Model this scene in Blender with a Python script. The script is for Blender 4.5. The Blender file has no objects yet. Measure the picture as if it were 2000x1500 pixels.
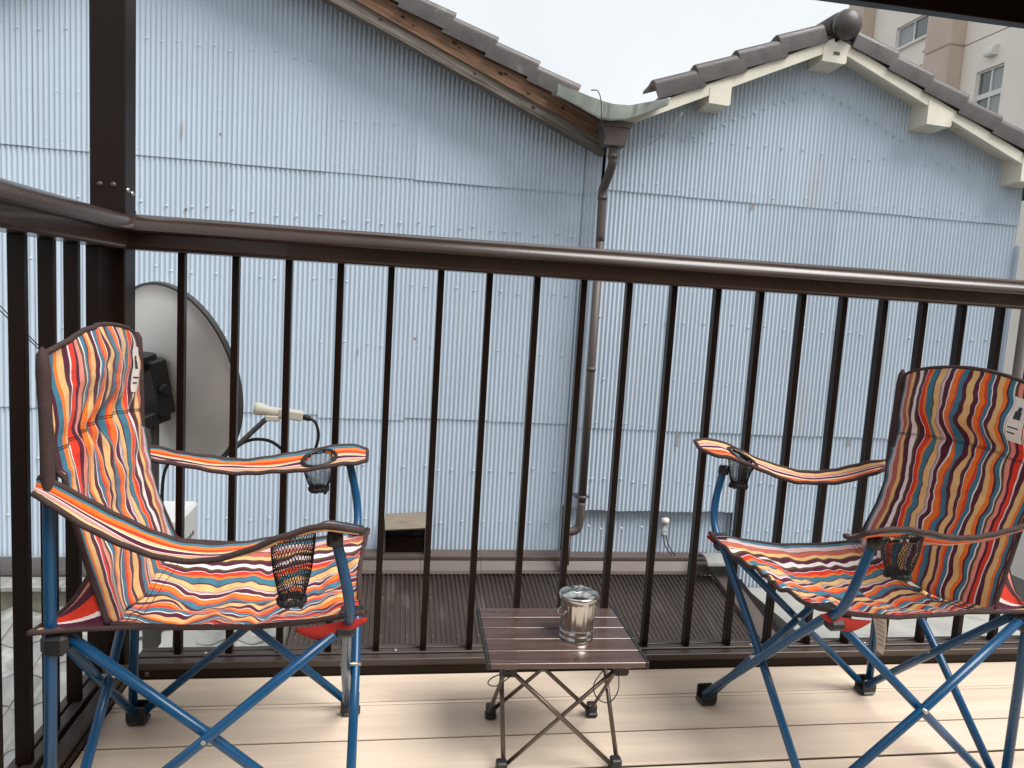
import bpy, bmesh, math, random
from mathutils import Vector, Matrix, noise
random.seed(7)
R = math.radians
scene = bpy.context.scene
COL = scene.collection

# ------------------------------------------------------------------ camera
yaw, pitch, roll = 0.1612, 0.1123, -0.0611
fwd = Vector((math.sin(yaw)*math.cos(pitch), math.cos(yaw)*math.cos(pitch), -math.sin(pitch)))
rgt = Vector((math.cos(yaw), -math.sin(yaw), 0)); dwn = fwd.cross(rgt)
r2 = rgt*math.cos(roll)+dwn*math.sin(roll); d2 = dwn*math.cos(roll)-rgt*math.sin(roll)
cd = bpy.data.cameras.new('camera'); cam = bpy.data.objects.new('camera', cd); COL.objects.link(cam)
M = Matrix((r2, -d2, -fwd)).transposed().to_4x4(); M.translation = Vector((0.5865, -1.7577, 0.9458))
cam.matrix_world = M
cd.sensor_width = 36; cd.lens = 25.695; cd.clip_start = 0.05; cd.clip_end = 2000
scene.camera = cam

# ------------------------------------------------------------------ sky, sun, exposure
SUN_EL, SUN_AZ = 55.0, 130.0      # degrees; azimuth clockwise from +Y
w = bpy.data.worlds.new('World'); scene.world = w; w.use_nodes = True
nt = w.node_tree; bg = nt.nodes['Background']
sky = nt.nodes.new('ShaderNodeTexSky'); sky.sky_type = 'NISHITA'; sky.sun_disc = False
sky.sun_elevation = R(SUN_EL); sky.sun_rotation = R(SUN_AZ); sky.dust_density = 6; sky.air_density = 1.5
hs = nt.nodes.new('ShaderNodeHueSaturation'); hs.inputs['Saturation'].default_value = 0.10
nt.links.new(sky.outputs[0], hs.inputs['Color'])
mx = nt.nodes.new('ShaderNodeMix'); mx.data_type = 'RGBA'; mx.inputs['Factor'].default_value = 0.90
tc = nt.nodes.new('ShaderNodeTexCoord'); nz = nt.nodes.new('ShaderNodeTexNoise')
nz.inputs['Scale'].default_value = 2.2; nz.inputs['Detail'].default_value = 5
nt.links.new(tc.outputs['Generated'], nz.inputs['Vector'])
cr = nt.nodes.new('ShaderNodeValToRGB')
cr.color_ramp.elements[0].position = .3; cr.color_ramp.elements[0].color = (5.0, 5.3, 5.55, 1)
cr.color_ramp.elements[1].position = .75; cr.color_ramp.elements[1].color = (6.1, 6.3, 6.45, 1)
nt.links.new(nz.outputs[0], cr.inputs[0])
nt.links.new(hs.outputs[0], mx.inputs['A']); nt.links.new(cr.outputs[0], mx.inputs['B'])
nt.links.new(mx.outputs['Result'], bg.inputs['Color']); bg.inputs['Strength'].default_value = 0.060
sd = bpy.data.lights.new('sun', 'SUN'); sd.energy = 1.5; sd.angle = R(36); sd.color = (1, .97, .93)
sun = bpy.data.objects.new('sun', sd); COL.objects.link(sun)
az = R(SUN_AZ); el = R(SUN_EL)
sv = Vector((math.sin(az)*math.cos(el), math.cos(az)*math.cos(el), math.sin(el)))
sun.rotation_euler = sv.to_track_quat('Z', 'Y').to_euler()
vs = scene.view_settings; vs.view_transform = 'Standard'; vs.look = 'None'; vs.gamma = 1; vs.exposure = 1.5

# ------------------------------------------------------------------ materials
def lin(r, g, b):
    f = lambda c: (c/255/12.92) if c/255 <= .04045 else ((c/255+.055)/1.055)**2.4
    return (f(r), f(g), f(b), 1)
MATS = {}
def mat(name, col, rough=.6, metal=0., var=0., scale=8., stretch=(1, 1, 1), bump=0., bscale=60., dark=None, spec=.5,
        space='Object', rvar=0., coat=0., stain=None):
    """col +- procedural variation; stain = (colour, scale, threshold, stretch)"""
    m = bpy.data.materials.new(name); m.use_nodes = True; MATS[name] = m
    n = m.node_tree.nodes; l = m.node_tree.links; b = n['Principled BSDF']
    b.inputs['Base Color'].default_value = col; b.inputs['Roughness'].default_value = rough
    b.inputs['Metallic'].default_value = metal; b.inputs['Specular IOR Level'].default_value = spec
    b.inputs['Coat Weight'].default_value = coat
    t = n.new('ShaderNodeTexCoord'); mp = n.new('ShaderNodeMapping'); mp.inputs['Scale'].default_value = stretch
    oi = n.new('ShaderNodeObjectInfo'); ad = n.new('ShaderNodeVectorMath'); ad.operation = 'ADD'
    ml = n.new('ShaderNodeVectorMath'); ml.operation = 'SCALE'; ml.inputs['Scale'].default_value = 13.7
    cx = n.new('ShaderNodeCombineXYZ')
    for i in range(3): l.new(oi.outputs['Random'], cx.inputs[i])
    l.new(cx.outputs[0], ml.inputs[0])
    l.new(t.outputs[space], ad.inputs[0]); l.new(ml.outputs[0], ad.inputs[1]); l.new(ad.outputs[0], mp.inputs['Vector'])
    out = None
    if var > 0 or rvar > 0:
        z = n.new('ShaderNodeTexNoise'); z.inputs['Scale'].default_value = scale; z.inputs['Detail'].default_value = 7
        z.inputs['Roughness'].default_value = .62
        l.new(mp.outputs[0], z.inputs['Vector'])
        rr = n.new('ShaderNodeMapRange'); rr.inputs['From Min'].default_value = .3; rr.inputs['From Max'].default_value = .7
        l.new(z.outputs[0], rr.inputs[0])
        if var > 0:
            mm = n.new('ShaderNodeMix'); mm.data_type = 'RGBA'
            d = dark or tuple(c*(1-var) for c in col[:3])+(1,)
            u = tuple(min(1, c*(1+var*.6)) for c in col[:3])+(1,)
            mm.inputs['A'].default_value = d; mm.inputs['B'].default_value = u
            l.new(rr.outputs[0], mm.inputs['Factor']); out = mm.outputs['Result']
        if rvar > 0:
            r3 = n.new('ShaderNodeMapRange'); r3.inputs['To Min'].default_value = rough-rvar; r3.inputs['To Max'].default_value = rough+rvar
            l.new(rr.outputs[0], r3.inputs[0]); l.new(r3.outputs[0], b.inputs['Roughness'])
    if stain:
        sc_, ss, th, st = stain
        mp2 = n.new('ShaderNodeMapping'); mp2.inputs['Scale'].default_value = st
        l.new(ad.outputs[0], mp2.inputs['Vector'])
        z2 = n.new('ShaderNodeTexNoise'); z2.inputs['Scale'].default_value = ss; z2.inputs['Detail'].default_value = 6
        l.new(mp2.outputs[0], z2.inputs['Vector'])
        r4 = n.new('ShaderNodeMapRange'); r4.inputs['From Min'].default_value = th; r4.inputs['From Max'].default_value = th+.12
        r4.inputs['To Max'].default_value = .75
        l.new(z2.outputs[0], r4.inputs[0])
        m3 = n.new('ShaderNodeMix'); m3.data_type = 'RGBA'; m3.inputs['B'].default_value = sc_
        if out: l.new(out, m3.inputs['A'])
        else: m3.inputs['A'].default_value = col
        l.new(r4.outputs[0], m3.inputs['Factor']); out = m3.outputs['Result']
    if out: l.new(out, b.inputs['Base Color'])
    if bump > 0:
        zb = n.new('ShaderNodeTexNoise'); zb.inputs['Scale'].default_value = bscale; zb.inputs['Detail'].default_value = 5
        l.new(mp.outputs[0], zb.inputs['Vector'])
        bp = n.new('ShaderNodeBump'); bp.inputs['Strength'].default_value = bump; bp.inputs['Distance'].default_value = .004
        l.new(zb.outputs[0], bp.inputs['Height']); l.new(bp.outputs[0], b.inputs['Normal'])
    return m

mat('blue_steel', (.51, .595, .69, 1), .36, 0, .09, 1.6, (1, 1, .35), .12, 9, spec=.45, rvar=.08,
    stain=((.50, .52, .53, 1), 3.0, .62, (1.4, 1, .16)))
mat('blue_steel_screw', (.50, .585, .675, 1), .42, 0, .1, 40)
mat('rust', (.22, .10, .05, 1), .9, 0, .4, 60)
mat('bronze', (.0105, .0045, .0024, 1), .34, 0, .25, 3, (1, 1, 1), .03, 40, spec=.20, rvar=.06)
mat('bronze_rail', (.032, .0165, .0105, 1), .30, 0, .22, 3, (1, 1, 1), .03, 40, spec=.55, rvar=.07, coat=.2)
mat('bronze_light', (.075, .055, .045, 1), .42, .35, .25, 5, spec=.5, rvar=.08)
mat('screw_steel', (.45, .43, .40, 1), .3, .9)
mat('deck_board', (.70, .575, .455, 1), .60, 0, .20, 3.0, (.22, 5.0, 1), .15, 50, spec=.3, rvar=.08,
    stain=((.50, .405, .33, 1), 4, .60, (.5, 1.3, 1)))
mat('deck_under', (.03, .018, .015, 1), .9)
mat('old_wood', (.235, .135, .082, 1), .85, 0, .5, 5, (.7, 12, 12), .9, 6, dark=(.085, .052, .036, 1), spec=.2,
    stain=((.035, .022, .016, 1), 7, .70, (.55, 1.3, 1.3)))
mat('grey_wood', (.20, .175, .15, 1), .9, 0, .5, 5, (.7, 14, 14), 1.0, 6, dark=(.060, .050, .042, 1), spec=.15,
    stain=((.03, .022, .018, 1), 7, .70, (.55, 1.3, 1.3)))
mat('wood_knot', (.030, .018, .012, 1), .9, 0, .3, 60)
mat('rust_stain', (.36, .27, .19, 1), .8, 0, .4, 40)
mat('red_cloth', lin(168, 36, 24), .85, 0, .15, 40)
mat('ivory', (.72, .68, .57, 1), .7, 0, .10, 6, bump=.1, bscale=25, stain=((.42, .38, .30, 1), 5, .64, (1, 1, 1)))
mat('roof_tile', (.070, .060, .058, 1), .42, 0, .28, 7, bump=.25, bscale=90, rvar=.12, stain=((.16, .15, .14, 1), 9, .64, (1, 1, 1)))
mat('brown_pvc', (.088, .068, .060, 1), .5, 0, .18, 6, rvar=.08)
mat('pale_metal', (.50, .55, .50, 1), .48, .25, .3, 5, (1, 1, 1), .2, 12, stain=((.22, .22, .19, 1), 6, .58, (3, 1, .5)))
mat('beige_render', (.84, .79, .72, 1), .9, 0, .06, 1.2, bump=.2, bscale=30, stain=((.74, .68, .60, 1), 1.2, .62, (1, 1, .25)))
mat('tan_render', (.56, .46, .38, 1), .9, 0, .08, 1.4, bump=.2, bscale=30)
mat('joint_dark', (.34, .30, .26, 1), .95)
mat('white_frame', (.72, .72, .70, 1), .5, 0, .06, 8)
mat('window_glass', (.10, .12, .125, 1), .06, 0, .3, .6, spec=.9)
mat('frosted_glass', (.30, .33, .34, 1), .35, 0, .1, 2, spec=.6)
mat('brown_roof', (.064, .048, .040, 1), .5, .1, .25, 3, (1, .35, 1), .1, 20, rvar=.1, stain=((.12, .10, .088, 1), 6, .60, (1.5, .3, 1)))
mat('brown_flash', (.10, .076, .066, 1), .45, .1, .18, 3, (.5, 1, 1), .06, 15, rvar=.08)
mat('kawara', (.27, .27, .255, 1), .6, 0, .3, 6, bump=.3, bscale=40, stain=((.42, .42, .39, 1), 8, .58, (1, 1, 1)))
mat('moss_wall', (.22, .21, .16, 1), .95, 0, .4, 7, bump=.8, bscale=18, stain=((.40, .39, .34, 1), 12, .60, (1, 1, 1)))
mat('ac_white', (.78, .77, .74, 1), .45, 0, .06, 4)
mat('dark_void', (.012, .010, .009, 1), .9)
mat('dish_grey', (.74, .72, .69, 1), .5, 0, .07, 4, rvar=.05)
mat('rim_dark', (.06, .06, .06, 1), .5)
mat('black_plastic', (.012, .012, .013, 1), .45, 0, .3, 20)
mat('off_white', (.74, .71, .62, 1), .45, 0, .08, 12)
mat('grey_metal', (.13, .125, .12, 1), .4, .6, .2, 12)
mat('blue_paint', (.0045, .066, .165, 1), .30, 0, .15, 8, spec=.42, coat=.12, rvar=.06)
mat('binding', (.052, .028, .026, 1), .85, 0, .3, 60, bump=.3, bscale=300)
mat('net', (.010, .010, .011, 1), .7)
mat('care_tag', (.72, .66, .60, 1), .7, 0, .1, 30)
mat('ink', (.03, .035, .05, 1), .8)
mat('wood_slat', (.092, .052, .042, 1), .24, .1, .35, 10, (.6, 10, 4), .05, 60, dark=(.050, .026, .021, 1), spec=.6, rvar=.06, coat=.35)
mat('table_leg', (.16, .125, .105, 1), .33, .75, .2, 10)
mat('galvanised', (.58, .575, .555, 1), .16, 1., .16, 14, rvar=.07)
mat('cable_black', (.014, .014, .014, 1), .55)
mat('cable_grey', (.30, .30, .29, 1), .6)
mat('concrete', (.36, .355, .33, 1), .95, 0, .2, 3, bump=.4, bscale=20, stain=((.20, .20, .17, 1), 4, .58, (1, 1, 1)))
mat('green_wall', (.40, .41, .34, 1), .9, 0, .12, 2, bump=.2, bscale=20)
mat('ground', (.14, .135, .125, 1), .95, 0, .3, .5)
mat('weathered_board', (.20, .165, .125, 1), .9, 0, .3, 8, (1, 8, 8), .4, 20)

def stripes_mat(name, seq, reps_noise=.0):
    """woven stripes: seq of (colour key, width) read across UV.x"""
    m = bpy.data.materials.new(name); m.use_nodes = True; MATS[name] = m
    n = m.node_tree.nodes; l = m.node_tree.links; b = n['Principled BSDF']
    b.inputs['Roughness'].default_value = .85; b.inputs['Specular IOR Level'].default_value = .25
    b.inputs['Sheen Weight'].default_value = .15
    uv = n.new('ShaderNodeUVMap'); sp = n.new('ShaderNodeSeparateXYZ'); l.new(uv.outputs[0], sp.inputs[0])
    tot = sum(x[1] for x in seq); acc = 0; stops = []
    for k, wd in seq: stops.append((acc/tot, FAB[k])); acc += wd
    chunks = [stops[i:i+28] for i in range(0, len(stops), 28)]
    prev = None
    for ch in chunks:
        cr = n.new('ShaderNodeValToRGB'); r = cr.color_ramp; r.interpolation = 'CONSTANT'
        r.elements[0].position = ch[0][0]; r.elements[0].color = ch[0][1]
        r.elements[1].position = ch[1][0]; r.elements[1].color = ch[1][1]
        for pz, c in ch[2:]:
            e = r.elements.new(pz); e.color = c
        l.new(sp.outputs[0], cr.inputs[0])
        if prev is None: prev = cr.outputs[0]
        else:
            gt = n.new('ShaderNodeMath'); gt.operation = 'GREATER_THAN'; gt.inputs[1].default_value = ch[0][0]
            l.new(sp.outputs[0], gt.inputs[0])
            mm = n.new('ShaderNodeMix'); mm.data_type = 'RGBA'
            l.new(gt.outputs[0], mm.inputs['Factor']); l.new(prev, mm.inputs['A']); l.new(cr.outputs[0], mm.inputs['B'])
            prev = mm.outputs['Result']
    # thread-level variation
    t = n.new('ShaderNodeTexCoord'); z = n.new('ShaderNodeTexNoise'); z.inputs['Scale'].default_value = 90; z.inputs['Detail'].default_value = 4
    l.new(t.outputs['Object'], z.inputs['Vector'])
    mr = n.new('ShaderNodeMapRange'); mr.inputs['To Min'].default_value = .80; mr.inputs['To Max'].default_value = 1.08
    l.new(z.outputs[0], mr.inputs[0])
    mu = n.new('ShaderNodeVectorMath'); mu.operation = 'SCALE'; l.new(prev, mu.inputs[0]); l.new(mr.outputs[0], mu.inputs['Scale'])
    l.new(mu.outputs[0], b.inputs['Base Color'])
    zz = n.new('ShaderNodeTexNoise'); zz.inputs['Scale'].default_value = 420; zz.inputs['Detail'].default_value = 2
    l.new(t.outputs['Object'], zz.inputs['Vector'])
    bp = n.new('ShaderNodeBump'); bp.inputs['Strength'].default_value = .18; bp.inputs['Distance'].default_value = .001
    l.new(zz.outputs[0], bp.inputs['Height'])
    z3 = n.new('ShaderNodeTexNoise'); z3.inputs['Scale'].default_value = 26; z3.inputs['Detail'].default_value = 3; z3.inputs['Distortion'].default_value = 1.2
    l.new(t.outputs['Object'], z3.inputs['Vector'])
    b2 = n.new('ShaderNodeBump'); b2.inputs['Strength'].default_value = .55; b2.inputs['Distance'].default_value = .006
    l.new(z3.outputs[0], b2.inputs['Height']); l.new(b2.outputs[0], bp.inputs['Normal'])
    l.new(bp.outputs[0], b.inputs['Normal'])
    return m
FAB = dict(t=lin(62, 117, 138), k=lin(205, 172, 170), r=lin(186, 98, 82), p=lin(82, 30, 52), s=lin(226, 182, 122), w=lin(236, 222, 222),
           o=lin(92, 80, 44), R=lin(222, 58, 34), O=lin(234, 118, 42), g=lin(150, 135, 140), n=lin(228, 140, 128), b=lin(70, 40, 42))
SEQ = [('t', 24), ('k', 30), ('p', 5), ('r', 28), ('s', 24), ('o', 6), ('p', 28), ('w', 24), ('o', 13), ('p', 20), ('w', 6), ('R', 26), ('O', 14),
       ('t', 34), ('p', 8), ('s', 38), ('g', 7), ('k', 9), ('w', 7), ('p', 28), ('w', 6), ('O', 34), ('R', 12), ('t', 34), ('p', 26), ('s', 40),
       ('p', 28), ('w', 5), ('O', 24), ('R', 14), ('t', 26), ('w', 7), ('p', 26), ('s', 32), ('O', 22), ('p', 10), ('t', 24), ('w', 6), ('o', 15), ('n', 24), ('p', 14),
       ('R', 26), ('w', 8), ('p', 26), ('s', 30), ('O', 14), ('t', 20), ('p', 10), ('s', 14)]
stripes_mat('stripes', SEQ)
stripes_mat('stripes_arm', [('p', 10), ('s', 16), ('g', 6), ('n', 9), ('w', 4), ('p', 18), ('w', 4), ('s', 10), ('R', 14), ('O', 14), ('t', 12), ('p', 5)])

# ------------------------------------------------------------------ mesh building
class MB:
    def __init__(s): s.v = []; s.f = []; s.uv = {}; s.sm = []
    def add(s, vs, fs, smooth=False):
        o = len(s.v); s.v += [tuple(a) for a in vs]
        for f in fs: s.f.append([o+i for i in f]); s.sm.append(smooth)
        return o
    def box(s, x0, x1, y0, y1, z0, z1, m=None):
        c = [(x, y, z) for z in (z0, z1) for y in (y0, y1) for x in (x0, x1)]
        if m is not None: c = [m @ Vector(a) for a in c]
        s.add(c, [(0, 2, 3, 1), (4, 5, 7, 6), (0, 1, 5, 4), (2, 6, 7, 3), (0, 4, 6, 2), (1, 3, 7, 5)]); return s
    def bbox(s, x0, x1, y0, y1, z0, z1, b=.003, m=None):
        """box with chamfered edges"""
        bm = bmesh.new(); bmesh.ops.create_cube(bm, size=1)
        for v in bm.verts: v.co = Vector(((x0+x1)/2+v.co.x*(x1-x0), (y0+y1)/2+v.co.y*(y1-y0), (z0+z1)/2+v.co.z*(z1-z0)))
        bmesh.ops.bevel(bm, geom=list(bm.edges), offset=b, segments=1, affect='EDGES')
        if m is not None: bm.transform(m)
        bm.verts.index_update()
        s.add([v.co.copy() for v in bm.verts], [[v.index for v in f.verts] for f in bm.faces]); bm.free(); return s
    def sweep(s, prof, path_fn, n, closed=True, caps=True, smooth=False):
        """prof: list of 2D points; path_fn(i, a, b)->3D for ring i"""
        m = len(prof); o = len(s.v)
        for i in range(n):
            for (a, b) in prof: s.v.append(tuple(path_fn(i, a, b)))
        rng = m if closed else m-1
        for i in range(n-1):
            for j in range(rng):
                k = (j+1) % m
                s.f.append([o+i*m+j, o+i*m+k, o+(i+1)*m+k, o+(i+1)*m+j]); s.sm.append(smooth)
        if caps and closed:
            s.f.append([o+j for j in range(m)][::-1]); s.sm.append(False)
            s.f.append([o+(n-1)*m+j for j in range(m)]); s.sm.append(False)
        return s
    def tube(s, pts, r, seg=10, caps=True, flat=None):
        pts = [Vector(p) for p in pts]; n = len(pts); o = len(s.v)
        t0 = (pts[1]-pts[0]).normalized(); up = Vector((0, 0, 1)) if abs(t0.z) < .9 else Vector((1, 0, 0))
        nx = t0.cross(up).normalized()
        rad = r if isinstance(r, (list, tuple)) else [r]*n
        for i in range(n):
            t = (pts[min(i+1, n-1)]-pts[max(i-1, 0)]).normalized()
            nx = (nx-t*nx.dot(t)).normalized(); ny = t.cross(nx)
            for j in range(seg):
                a = 2*math.pi*j/seg; s.v.append(tuple(pts[i]+nx*math.cos(a)*rad[i]+ny*math.sin(a)*rad[i]))
        for i in range(n-1):
            for j in range(seg):
                k = (j+1) % seg; s.f.append([o+i*seg+j, o+i*seg+k, o+(i+1)*seg+k, o+(i+1)*seg+j]); s.sm.append(True)
        if caps:
            s.f.append([o+j for j in range(seg)][::-1]); s.sm.append(False)
            s.f.append([o+(n-1)*seg+j for j in range(seg)]); s.sm.append(False)
        return s
    def lathe(s, prof, seg=24, m=None):
        o = len(s.v); k = len(prof)
        for j in range(seg):
            a = 2*math.pi*j/seg
            for (r, z) in prof:
                p = Vector((r*math.cos(a), r*math.sin(a), z)); s.v.append(tuple(m @ p if m is not None else p))
        for j in range(seg):
            jj = (j+1) % seg
            for i in range(k-1):
                s.f.append([o+j*k+i, o+jj*k+i, o+jj*k+i+1, o+j*k+i+1]); s.sm.append(True)
        return s
    def grid(s, nu, nv, fn, uvfn=None, smooth=True):
        o = len(s.v)
        for j in range(nv):
            for i in range(nu):
                s.v.append(tuple(fn(i/(nu-1), j/(nv-1))))
                if uvfn: s.uv[len(s.v)-1] = uvfn(i/(nu-1), j/(nv-1))
        for j in range(nv-1):
            for i in range(nu-1):
                s.f.append([o+j*nu+i, o+j*nu+i+1, o+(j+1)*nu+i+1, o+(j+1)*nu+i]); s.sm.append(smooth)
        return s
    def mesh(s, name, m, angle=None):
        me = bpy.data.meshes.new(name); me.from_pydata(s.v, [], s.f); me.update()
        for p, q in zip(me.polygons, s.sm): p.use_smooth = q
        if s.uv:
            u = me.uv_layers.new(name='UVMap')
            for lp in me.loops: u.data[lp.index].uv = s.uv.get(lp.vertex_index, (0, 0))
        if angle: me.set_sharp_from_angle(angle=R(angle))
        me.materials.append(MATS[m]); return me
    def build(s, name, m, parent=None, loc=None, angle=None, fix=False):
        me = s.mesh(name, m, angle)
        if fix:
            bm = bmesh.new(); bm.from_mesh(me); bmesh.ops.recalc_face_normals(bm, faces=bm.faces); bm.to_mesh(me); bm.free()
        return link(name, me, parent, loc)
def link(name, me, parent=None, loc=None):
    o = bpy.data.objects.new(name, me); COL.objects.link(o)
    if parent: o.parent = parent
    if loc: o.location = loc
    return o
def tag(o, label, cat, group=None):
    o['label'] = label; o['category'] = cat; o['kind'] = 'thing'
    if group: o['group'] = group
    return o
def thing(name, label, cat, loc=(0, 0, 0), rz=0, group=None):
    o = bpy.data.objects.new(name, None); COL.objects.link(o); o.location = loc; o.rotation_euler.z = rz
    o.empty_display_size = .1
    return tag(o, label, cat, group)
def struct(o): o['kind'] = 'structure'; return o
def curve(pts, n=24):
    """Catmull-Rom through points"""
    P = [Vector(p) for p in pts]; P = [P[0]*2-P[1]]+P+[P[-1]*2-P[-2]]; out = []
    m = len(P)-3
    for k in range(n+1):
        t = k/n*m; i = min(int(t), m-1); t -= i; a, b, c, d = P[i:i+4]
        out.append(.5*((2*b)+(c-a)*t+(2*a-5*b+4*c-d)*t*t+(3*b-a-3*c+d)*t**3))
    return out
def lerp(tab, t):
    for (a, b) in zip(tab, tab[1:]):
        if t <= b[0]: k = (t-a[0])/(b[0]-a[0]); return a[1]+(b[1]-a[1])*k
    return tab[-1][1]

# ------------------------------------------------------------------ ground and deck
struct(MB().box(-400, 400, -400, 400, -3.7, -3.5).build('ground', 'ground'))
deck = struct(MB().box(-.02, 4.6, -2.9, .03, -.12, -.028).build('deck', 'deck_under'))
edges = [.0, -.131, -.273, -.398, -.537, -.676, -.815, -.954, -1.093, -1.232, -1.371, -1.51, -1.65, -1.79, -1.93, -2.07, -2.21, -2.35, -2.49, -2.63, -2.77, -2.9]
for i, (a, b) in enumerate(zip(edges, edges[1:])):
    g = .0028
    y1 = a-(.0085 if i == 1 else g); y0 = b+(.0085 if i == 0 else g)
    if i in (2,): y0 = b+.006
    pr = [(y0+.010, -.027), (y1-.010, -.027), (y1-.008, -.006), (y1, -.003), (y1, -.0012), (y1-.0012, 0), (y0+.0012, 0), (y0, -.0012), (y0, -.003), (y0+.008, -.006)]
    MB().sweep(pr, lambda k, p, q: (0.002+4.59*k, p, q), 2).build('plank', 'deck_board', deck)
MB().box(.002, 4.59, -.1365, -.1255, -.027, -.0012).build('joint_strip', 'deck_board', deck)

hw = struct(MB().box(-.1, 6.0, -3.1, -2.92, -3.5, 2.6).build('unseen_house_wall', 'weathered_board'))  # unseen wall behind the camera, added to block light from that side
# ------------------------------------------------------------------ railings and corner post
def rail_profile():
    top = [(.05-.058*math.cos(R(a)), 1.052+.0385*math.sin(R(a))**.9) for a in range(0, 181, 12)]
    return [(.010, 1.0475), (-.004, 1.0480)]+top+[(.104, 1.048), (.092, 1.0475), (.092, 1.018), (.088, 1.014), (.088, 1.010),
            (.014, 1.010), (.014, 1.014), (.010, 1.018)]
FY = lambda t, p, q: (t, p, q)              # front railing: along X
def LX(t, p, q): return (-p, t, q)          # side railing: along Y, mirrored
def railing(name, label, fn, t0, t1, tb, wall, spacing):
    r = thing(name, label, 'railing', (0, 0, 0))
    ext = lambda pr, a, b, nm, m='bronze', sm=False, ang=None: MB().sweep(pr, lambda k, p, q: fn(a if k == 0 else b, p, q), 2, smooth=sm).build(nm, m, r, angle=ang, fix=True)
    # the rail ends are mitred at the corner: extend ring by p
    def mitre(k, p, q):
        e = (-p if fn is FY else p)*(1 if k == 0 else 0)
        return fn((t0+e) if k == 0 else t1, p, q)
    MB().sweep(rail_profile(), mitre, 2, smooth=True).build('top_rail', 'bronze_rail', r, angle=35, fix=True)
    rect = lambda a, b, c, d: [(a, c), (b, c), (b, d), (a, d)]
    ext(rect(.0, .026, .0005, .0195), tb[0], t1, 'base_frame', 'bronze')
    ext([(.004, .0195), (.030, .0195), (.030, .036), (.028, .0375), (.006, .0375), (.004, .036)], tb[0], t1, 'base_cover', 'bronze_light')
    ext([(.044, .010), (.066, .010), (.066, .034), (.064, .0355), (.046, .0355), (.044, .034)], tb[0], t1, 'bottom_rail', 'bronze_light')
    ext([(.071, .010), (.090, .010), (.090, .034), (.088, .0355), (.073, .0355), (.071, .034)], tb[0], t1, 'bottom_rail', 'bronze_light')
    ext(rect(.030, .044, -.05, .012), tb[0], t1, 'base_gap_fill', 'dark_void')
    ext(rect(.066, .071, -.05, .012), tb[0], t1, 'base_gap_fill', 'dark_void')
    ext(rect(.0, .092, -.16, -.001), tb[0], t1, 'fascia', 'bronze')
    # balusters: one mesh shared
    hw = .0078
    me = None
    for t in wall:
        if me is None:
            b = MB()
            if fn is FY: b.bbox(-2*hw, 0, .050, .074, .0356, 1.0098, .0012)
            else: b.bbox(-.077, -.050, 0, .016, .0356, 1.0098, .0012)
            me = b.mesh('baluster', 'bronze')
        o = link('baluster', me, r); o.location = (t, 0, 0) if fn is FY else (0, t, 0)
    return r
front = railing('balcony_railing', 'long dark brown metal railing running behind the table and both chairs', FY, 0.0, 4.6, (0.0,), [.0975+.12*i for i in range(37)], .12)
side = railing('balcony_railing', 'short dark brown side railing coming forward beside the left chair', LX, 0.0, -2.8, (-.0,), [-.049-.1075*i for i in range(25)], .1075)
for k, x in enumerate([.155, .34, .62, 1.29, 1.60, 1.95]):
    MB().lathe([(0, .0028), (.003, .0024), (.0045, .0008), (.0046, 0)], 10).build('screw', 'screw_steel', front, (x, .055, .0357))
MB().lathe([(0, .003), (.005, .002), (.0065, 0)], 10, Matrix.Rotation(R(90), 4, 'X')).build('screw', 'bronze_light', front, (.035, -.0002, .012))

post = thing('corner_post', 'tall dark brown square metal post rising from the railing corner', 'post', (0, 0, 0))
MB().bbox(-.096, -.022, .022, .092, -.15, 2.12, .003).build('post_shaft', 'bronze', post)
MB().box(-.0965, -.0215, .0215, .0925, 1.095, 1.101).build('post_collar', 'bronze', post)
sc = MB().lathe([(0, .0042), (.003, .004), (.0058, .0024), (.0066, .0)], 12)
for (x, z) in ((-.074, 1.148), (-.046, 1.149)):
    o = sc.build('screw', 'bronze_light', post); o.rotation_euler = (R(90), 0, 0); o.location = (x, .0219, z)
for (y, z) in ((.040, 1.141), (.068, 1.137)):
    o = sc.build('screw', 'screw_steel', post); o.rotation_euler = (0, R(90), 0); o.location = (-.0219, y, z)

# open veranda roof frame: only its eave comes into view
eave = thing('veranda_roof', 'dark brown eave beam and soffit hanging over the top edge', 'roof', (0, 0, 0))
MB().bbox(-.3, 6.0, .800, .845, 2.097, 2.19, .002).build('eave_beam', 'bronze', eave)
MB().bbox(-.096, 6.0, .03, .085, 2.12, 2.24, .004).build('front_beam', 'bronze', eave)
MB().box(-.3, 6.0, .09, .798, 2.196, 2.206).build('soffit_board', 'weathered_board', eave)
for i in range(11):
    x = -.05+i*.6
    MB().bbox(x-.02, x+.02, .086, .799, 2.145, 2.195, .003).build('rafter', 'bronze', eave)

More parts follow.
